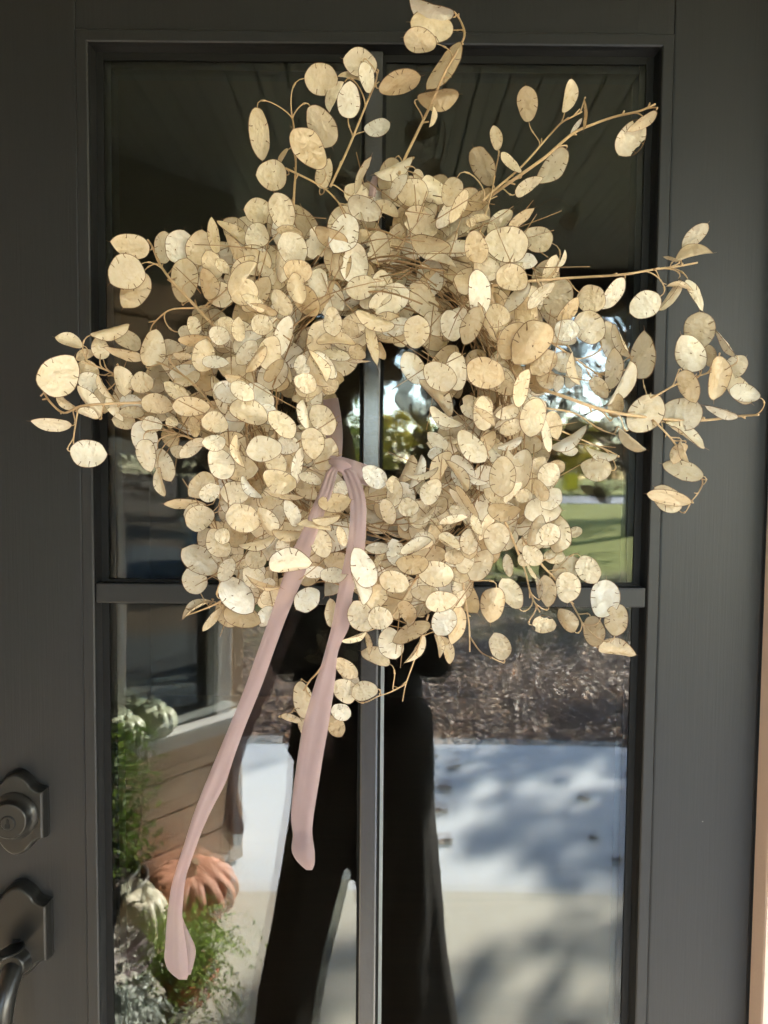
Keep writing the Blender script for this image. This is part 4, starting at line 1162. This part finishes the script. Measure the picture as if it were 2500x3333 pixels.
for sx, top, kn, an in ((-1, -.09, -.13, -.215), (1, .09, .11, .165)):
    path_loft(bm, [((top, 0, .82), .085, .09), ((top * 1.1, 0, .65), .075, .08), ((kn, .01, .45), .055, .06), ((kn * 1.1, -.005, .33), .055, .058), ((an, 0, .09), .034, .038), ((an, 0, .05), .036, .05)])
    path_loft(bm, [((an, -.04, .035), .032, .03), ((an, .05, .03), .04, .026), ((an, .14, .022), .036, .018)])
    sh, el_, wr = Vector((sx * .165, 0, 1.225)), Vector((sx * .190, .055, 1.045)), Vector((sx * .080 - X0 * 0.6, .165, 1.455))
    path_loft(bm, [(sh, .05, .05), (sh.lerp(el_, .5), .043, .043), (el_, .036, .036), (el_.lerp(wr, .4), .036, .036), (wr, .024, .026)])
    ph = Vector((sx * .052 + .055, .207, 1.505))
    path_loft(bm, [(wr, .024, .022), (wr.lerp(ph, .5), .036, .018), (ph, .038, .014)])
    for k in range(4):                                  # fingers wrap the phone's back
        st = ph + Vector((-sx * .004, -.002, -.024 + k * .017)); L = (.040, .046, .045, .036)[k]
        tube(bm, spline([st + Vector((sx * .012, -.008, 0)), st + Vector((-sx * L * .45, .004, .004)), st + Vector((-sx * L, .006, .006))], 4), .0085, .0062, 8)
    tube(bm, spline([wr.lerp(ph, .45), ph + Vector((sx * .008, -.024, .012)), ph + Vector((-sx * .020, -.030, .026))], 4), .010, .0075, 8)
body = obj('body', bm, M['skin'], person, None, True); solid(body, 0.006)
for sx in (-1, 1):
    bm = bmesh.new(); ell(bm, (sx * .030, .108, 1.445), (.012, .010, .009)); obj('eye', bm, M['eye'], person, None, True)
bm = bmesh.new()
path_loft(bm, [((-.01, 0, .80), .19, .125), ((-.01, 0, .92), .175, .12), ((0, 0, 1.02), .162, .112), ((0, 0, 1.14), .17, .115), ((0, 0, 1.23), .178, .105), ((0, -.005, 1.28), .12, .08), ((0, 0, 1.305), .072, .068)])
for sx in (-1, 1):
    sh, el_, wr = Vector((sx * .165, 0, 1.225)), Vector((sx * .190, .055, 1.045)), Vector((sx * .080 - X0 * 0.6, .165, 1.455))
    path_loft(bm, [(sh + Vector((-sx * .04, 0, 0)), .06, .06), (sh, .064, .064), (sh.lerp(el_, .5), .056, .056), (el_, .052, .052), (el_.lerp(wr, .4), .050, .050), (el_.lerp(wr, .9), .036, .036)])
o = obj('sweater', bm, M['blackcloth'], person, None, True); solid(o, 0.009)
bm = bmesh.new()
path_loft(bm, [((-.07, 0, .92), .105, .12), ((-.09, 0, .70), .100, .115), ((-.12, 0, .48), .088, .10), ((-.165, 0, .25), .085, .09), ((-.20, 0.01, .03), .078, .095)])
path_loft(bm, [((.07, 0, .92), .115, .12), ((.08, 0, .70), .118, .115), ((.09, 0, .48), .115, .105), ((.12, 0, .25), .112, .10), ((.15, 0.01, .03), .108, .105)])
path_loft(bm, [((.003, 0, .98), .155, .115), ((.004, 0, .86), .170, .128), ((.002, 0, .74), .160, .125), ((-.015, 0, .66), .12, .10)])
bmesh.ops.subdivide_edges(bm, edges=bm.edges[:], cuts=3, use_grid_fill=True)
for v in bm.verts:                                     # hanging folds of the cloth
    sgn = -1 if v.co.x < -0.02 else 1
    cx_ = -.15 if sgn < 0 else .11
    d = Vector((v.co.x - cx_, v.co.y, 0)); a_ = math.atan2(d.y, d.x)
    lo_ = max(0, min(1, (0.85 - v.co.z) / 0.5))
    amp = 0.010 * lo_ * math.sin(a_ * 5 + v.co.z * 2 + sgn) + 0.010 * noise.noise(Vector((v.co.x * 9, v.co.y * 9, v.co.z * 5)))
    if d.length > 1e-4: v.co += d.normalized() * amp
o = obj('trousers', bm, M['trouser'], person, None, True); solid(o, 0.008)
bm = bmesh.new()
ell(bm, (0, .008, 1.462), (.083, .092, .092)); ell(bm, (0, -.045, 1.38), (.075, .05, .12))
for v in list(bm.verts):
    if v.co.y > .075 and v.co.z < 1.50: v.co.y = .075 - (v.co.y - .075) * .3
o = obj('hair', bm, M['hair'], person, None, True)
for an in (-.215, .165):
    bm = bmesh.new(); path_loft(bm, [((an, -.055, .03), .034, .03), ((an, 0, .035), .038, .035), ((an, .09, .028), .045, .027), ((an, .16, .02), .038, .018), ((an, .175, .018), .02, .012)])
    obj('shoe', bm, M['shoe'], person, None, True)
ph = thing('smartphone', 'dark smartphone held up in both hands facing the door', 'phone', (0.0, -0.853, 1.5455))
boxo('phone_body', (-.0385, -.0085, -.140), (.0385, -.0005, .012), M['shoe'], ph, .004)
bm = bmesh.new(); box(bm, (-.036, -.0094, -.136), (.036, -.0087, .008)); obj('screen', bm, M['gasket'], ph)

# ------------------------------------------------------------------ parked car on the driveway
car = thing('parked_car', 'dark blue parked car on the asphalt side road beyond the grass strip', 'car', (8.6, -1.9, -0.06), None, (0, 0, R(96)))
M['carpaint'] = simple('car_paint', (0.02, 0.03, 0.06), 0.2, 0.08, 3, spec=0.7)
M['tyre'] = simple('tyre_rubber', (0.012, 0.012, 0.012), 0.85, 0.2, 40)
M['alloy'] = simple('alloy_rim', (0.45, 0.45, 0.46), 0.3, 0.1, 30, metal=0.8)
M['carglass'] = simple('car_glass', (0.01, 0.012, 0.014), 0.04, 0.05, 3, spec=0.8)
M['lampglass'] = simple('lamp_glass', (0.7, 0.7, 0.68), 0.15, 0.05, 20)
M['redlamp'] = simple('red_lamp', (0.35, 0.01, 0.01), 0.2, 0.1, 20)
def car_body():
    bm = bmesh.new()
    st = [(-2.25, .42, .62, .70), (-2.15, .30, .86, .82), (-1.5, .26, .95, .88), (-0.8, .24, .98, .90), (0.9, .24, .96, .90), (1.6, .26, .90, .88), (2.1, .30, .78, .80), (2.25, .42, .62, .66)]
    rings = []
    for y, z0, z1, hw in st:
        pr = [(-hw, z0 + .10), (-hw * .92, z0), (hw * .92, z0), (hw, z0 + .10), (hw, (z0 + z1) / 2 + .05), (hw * .93, z1 - .03), (hw * .80, z1), (-hw * .80, z1), (-hw * .93, z1 - .03), (-hw, (z0 + z1) / 2 + .05)]
        rings.append([bm.verts.new((x, y, z)) for x, z in pr])
    for a, b in zip(rings, rings[1:]):
        for k in range(10): bm.faces.new((a[k], a[(k + 1) % 10], b[(k + 1) % 10], b[k])).smooth = True
    bm.faces.new(list(reversed(rings[0]))); bm.faces.new(rings[-1])
    bmesh.ops.recalc_face_normals(bm, faces=bm.faces[:])
    return bm
obj('body', car_body(), M['carpaint'], car)
def cabin(bm, s, lift):
    lo = [(-.78, -1.75), (.78, -1.75), (.78, 1.05), (-.78, 1.05)]; hi = [(-.60, -1.15), (.60, -1.15), (.60, .25), (-.60, .25)]
    a = [bm.verts.new((x * s, y * s - .3 * (1 - s), .95)) for x, y in lo]; b = [bm.verts.new((x * s, y * s - .3 * (1 - s), 1.44 + lift)) for x, y in hi]
    for k in range(4): bm.faces.new((a[k], a[(k + 1) % 4], b[(k + 1) % 4], b[k]))
    bm.faces.new(b)
    bmesh.ops.bevel(bm, geom=bm.edges[:], offset=.05, segments=2, affect='EDGES')
bm = bmesh.new(); cabin(bm, 1.0, 0.0); obj('windows', bm, M['carglass'], car)
boxo('roof', (-.60, -1.13, 1.435), (.60, .22, 1.475), M['carpaint'], car, .02)
for sx in (-1, 1):
    for (y0, y1) in ((-1.72, -1.16), (.24, 1.02)):
        bm = bmesh.new(); tube(bm, [Vector((sx * .77, y0 if y0 < 0 else y1, .95)), Vector((sx * .60, y1 if y0 < 0 else y0, 1.45))], .035, .03, 6); obj('pillar', bm, M['carpaint'], car)
    bm = bmesh.new(); tube(bm, [Vector((sx * .70, -.45, .96)), Vector((sx * .60, -.45, 1.45))], .035, .03, 6); obj('pillar', bm, M['carpaint'], car)
    for y in (-1.38, 1.40):
        bm = bmesh.new()
        def lx(prof, bm=bm, sx=sx, y=y):
            seg = 28; rings = [[bm.verts.new((sx * x, y + r * math.cos(k * 2 * math.pi / seg), .33 + r * math.sin(k * 2 * math.pi / seg))) for k in range(seg)] for r, x in prof]
            for a, b in zip(rings, rings[1:]):
                for k in range(seg): bm.faces.new((a[k], a[(k + 1) % seg], b[(k + 1) % seg], b[k])).smooth = True
            bm.faces.new(rings[-1])
        lx([(.20, .72), (.33, .74), (.33, .90), (.30, .93), (.21, .93)])
        w_ = obj('wheel', bm, M['tyre'], car)
        bm = bmesh.new(); lx([(.21, .915), (.20, .935), (.06, .925), (.05, .94)], bm); obj('rim', bm, M['alloy'], w_)
    boxo('headlight', (sx * .62 - .14, 2.10, .60), (sx * .62 + .14, 2.235, .72), M['lampglass'], car, .03)
    boxo('tail_light', (sx * .64 - .13, -2.235, .66), (sx * .64 + .13, -2.12, .80), M['redlamp'], car, .03)

# ------------------------------------------------------------------ trees, woods, leaf litter
GREEN = [(0.0, (0.045, 0.075, 0.014)), (0.6, (0.12, 0.165, 0.030)), (1.0, (0.22, 0.24, 0.05))]
YELLOW = [(0.0, (0.22, 0.22, 0.03)), (0.5, (0.48, 0.39, 0.05)), (1.0, (0.60, 0.47, 0.08))]
ORANGE = [(0.0, (0.22, 0.10, 0.025)), (0.5, (0.44, 0.19, 0.04)), (1.0, (0.52, 0.30, 0.08))]
BROWN = [(0.0, (0.07, 0.06, 0.035)), (0.6, (0.16, 0.11, 0.06)), (1.0, (0.20, 0.10, 0.05))]
LM = {k: mat_leaf(k + '_crown', v) for k, v in (('green', GREEN), ('yellow', YELLOW), ('orange', ORANGE), ('brown', BROWN))}
def tree(x, y, h, cr, z0, dens, col, label, seed, leaf=0.11, nclump=46):
    r_ = random.Random(seed)
    t = thing('tree', label, 'tree', (x, y, -0.09), 'trees around the lawn')
    bt = bmesh.new(); bl = bmesh.new()
    top = Vector((r_.uniform(-.3, .3), r_.uniform(-.3, .3), h * 0.82))
    tp = spline([Vector((0, 0, 0)), Vector((r_.uniform(-.1, .1), 0, h * .3)), Vector((r_.uniform(-.2, .2), r_.uniform(-.2, .2), h * .58)), top], 5)
    tube(bt, tp, h * .028, h * .006, 9)
    zc = (z0 + h) / 2; rz = (h - z0) / 2
    for i in range(nclump):
        while True:
            d = Vector((r_.uniform(-1, 1), r_.uniform(-1, 1), r_.uniform(-1, 1)))
            if 0.25 < d.length <= 1: break
        c = Vector((d.x * cr, d.y * cr, zc + d.z * rz))
        k = min(len(tp) - 1, max(3, int(len(tp) * min(1, max(0.2, (c.z - cr * .35) / h)))))
        b0 = tp[k]
        mid = b0.lerp(c, .5) + Vector((0, 0, r_.uniform(-.1, .25)))
        tube(bt, spline([b0, mid, c], 3), h * .0065, h * .0015, 4)
        leafy(bl, c, (cr * .24, cr * .24, rz * .20), dens, leaf, r_)
    obj('trunk', bt, M['bark'], t); obj('crown', bl, LM[col], t)
    return t
TREES = [
 (6.6, -19.0, 9.5, 3.4, 2.2, 34, 'brown', 'thin leaved brownish tree standing alone on the lawn', 1, .12),
 (3.6, -27.0, 11, 3.2, 5.2, 46, 'yellow', 'yellow green tree with its crown held high above the lawn', 2, .16),
 (12.5, -30.0, 10, 3.6, 1.6, 60, 'orange', 'orange autumn tree near the lawn edge by the road', 3, .16),
 (-3.0, -33.0, 9, 3.2, 1.6, 70, 'green', 'dense green tree with low branches on the lawn', 4, .16),
 (0.6, -64.0, 7.0, 3.6, .8, 90, 'yellow', 'yellow autumn tree across the road straight ahead', 5, .22),
 (6.2, -66.0, 6.4, 3.6, .8, 90, 'green', 'low round green tree across the road', 6, .22),
 (11.5, -63.0, 6.6, 3.4, .8, 90, 'orange', 'rusty orange tree across the road', 7, .22),
 (17.0, -66.0, 7.4, 3.8, .8, 90, 'yellow', 'wide yellow green tree across the road', 8, .22),
 (23.0, -64.0, 7.0, 3.8, .8, 90, 'brown', 'brown leaved tree at the far end of the road', 9, .22),
 (-6.0, -66.0, 7.4, 4.0, .8, 90, 'green', 'tall green tree across the road behind the house corner', 10, .22),
 (8.0, -9.3, 6.9, 1.6, 4.4, 54, 'yellow', 'yellow leaved tree between the walkway and the side road', 11, .10),
 (14.5, -16.0, 10.5, 3.2, 4.2, 40, 'green', 'tall green tree on the lawn behind the parked car', 12, .12),
 (8.6, -14.6, 8.4, 2.3, 3.6, 30, 'orange', 'orange brown tree shading the leaf strewn lawn', 16, .11),  # out of view, added to cast shade on the near lawn
 (21.0, -6.0, 8.0, 3.6, .7, 80, 'green', 'dark green low branched tree past the side road', 13, .18),
 (24.0, 0.5, 9.0, 3.8, .7, 80, 'brown', 'brown and green tree standing behind the parked car', 14, .18),
 (22.0, 6.5, 8.0, 3.6, .7, 80, 'green', 'round green tree at the far side of the side road', 15, .18),
]
for a in TREES: tree(*a)
# shrub beyond the bay corner
t = thing('shrub', 'dark green bushy shrub on the lawn beyond the bay corner', 'shrub', (-1.5, -6.2, -0.09))
bm = bmesh.new(); bs = bmesh.new()
for k in range(60):
    a = rs.uniform(0, 6.28); r = 0.75 * math.sqrt(rs.random()); h = 0.25 + 1.35 * rs.random() * (1 - 0.4 * r)
    c = (r * math.cos(a), r * math.sin(a), h); leafy(bm, c, (.18, .18, .18), 30, .035, rs)
    if k % 4 == 0: tube(bs, [Vector((0, 0, 0)), Vector((c[0] * .4, c[1] * .4, h * .5)), Vector(c)], .015, .005, 5)
obj('foliage', bm, M['green'], t); obj('stems', bs, M['bark'], t)
# far woods: one mass
bm = bmesh.new(); r_ = random.Random(77)
for i in range(420):
    x = r_.uniform(-110, 130); y = r_.uniform(-112, -92); h = r_.uniform(1.0, 6.5)
    leafy(bm, (x, y, h), (3.2, 2.0, 1.8), 26, .55, r_)
obj('far_woods', bm, LM['brown'], None, 'stuff')
# yellow roadside sign
t = thing('road_sign', 'small yellow road sign on a post at the lawn edge', 'sign', (10.2, -39.5, -0.09))
bm = bmesh.new(); tube(bm, [Vector((0, 0, 0)), Vector((0, 0, 1.9))], .035, .035, 8); obj('post', bm, M['alloy'], t)
M['yellow'] = simple('yellow_sign', (0.75, 0.60, 0.03), 0.5, 0.05, 10)
boxo('sign_board', (-.38, .036, .9), (.38, .05, 1.75), M['yellow'], t, .006)
# leaf litter on the near lawn
bm = bmesh.new(); r_ = random.Random(21)
for i in range(26000):
    d = 3.4 + 8.0 * r_.random() ** 1.25
    x = r_.uniform(-0.35, 0.85) * (d + 1.2) + r_.uniform(-.5, .5)
    if -d > -2.2: continue
    s = r_.uniform(.014, .036); a = r_.uniform(0, 6.28); tl = r_.uniform(-.5, .5); z = -0.088 + r_.uniform(.004, .03)
    u = Vector((math.cos(a), math.sin(a), tl * .6)); v = Vector((-math.sin(a), math.cos(a), r_.uniform(-.5, .5)))
    p = Vector((x, -d, z))
    bm.faces.new([bm.verts.new(p + u * s), bm.verts.new(p + v * s * .6 + Vector((0, 0, s * .15))), bm.verts.new(p - u * s), bm.verts.new(p - v * s * .6 + Vector((0, 0, s * .15)))])
LIT = [(0.0, (0.17, 0.105, 0.075)), (0.4, (0.33, 0.21, 0.15)), (0.75, (0.46, 0.32, 0.225)), (0.93, (0.56, 0.38, 0.22)), (1.0, (0.60, 0.24, 0.05))]
obj('leaf_litter', bm, mat_leaf('fallen_leaves', LIT, 0.15), None, 'stuff')
# loose leaves lying on the walkway
r_ = random.Random(31)
for i in range(30):
    x, y = r_.uniform(.1, 2.3), r_.uniform(-3.2, -1.95)
    bm = bmesh.new(); s = r_.uniform(.022, .05); a = r_.uniform(0, 6.28)
    n_ = 14; pts = []
    for k in range(n_):
        th = k * 2 * math.pi / n_
        rr = s * (0.62 + 0.30 * abs(math.cos(th * 2.5)) + 0.10 * r_.random()) * (1.25 if k == 0 else 1)
        pts.append(bm.verts.new((rr * math.cos(th + a), 0.8 * rr * math.sin(th + a), .003 + .014 * r_.random())))
    c = bm.verts.new((0, 0, .003))
    for k in range(n_): bm.faces.new((c, pts[k], pts[(k + 1) % n_]))
    o = obj('fallen_leaf', bm, M['litter'] if 'litter' in M else M.setdefault('litter', simple('dry_leaf', (0.20, 0.13, 0.075), 0.7, 0.4, 30)))
    o.location = (x, y, -0.012)
    tag(o, 'dry brown fallen leaf lying on the pale walkway', 'leaf', 'fallen leaves on the walkway')
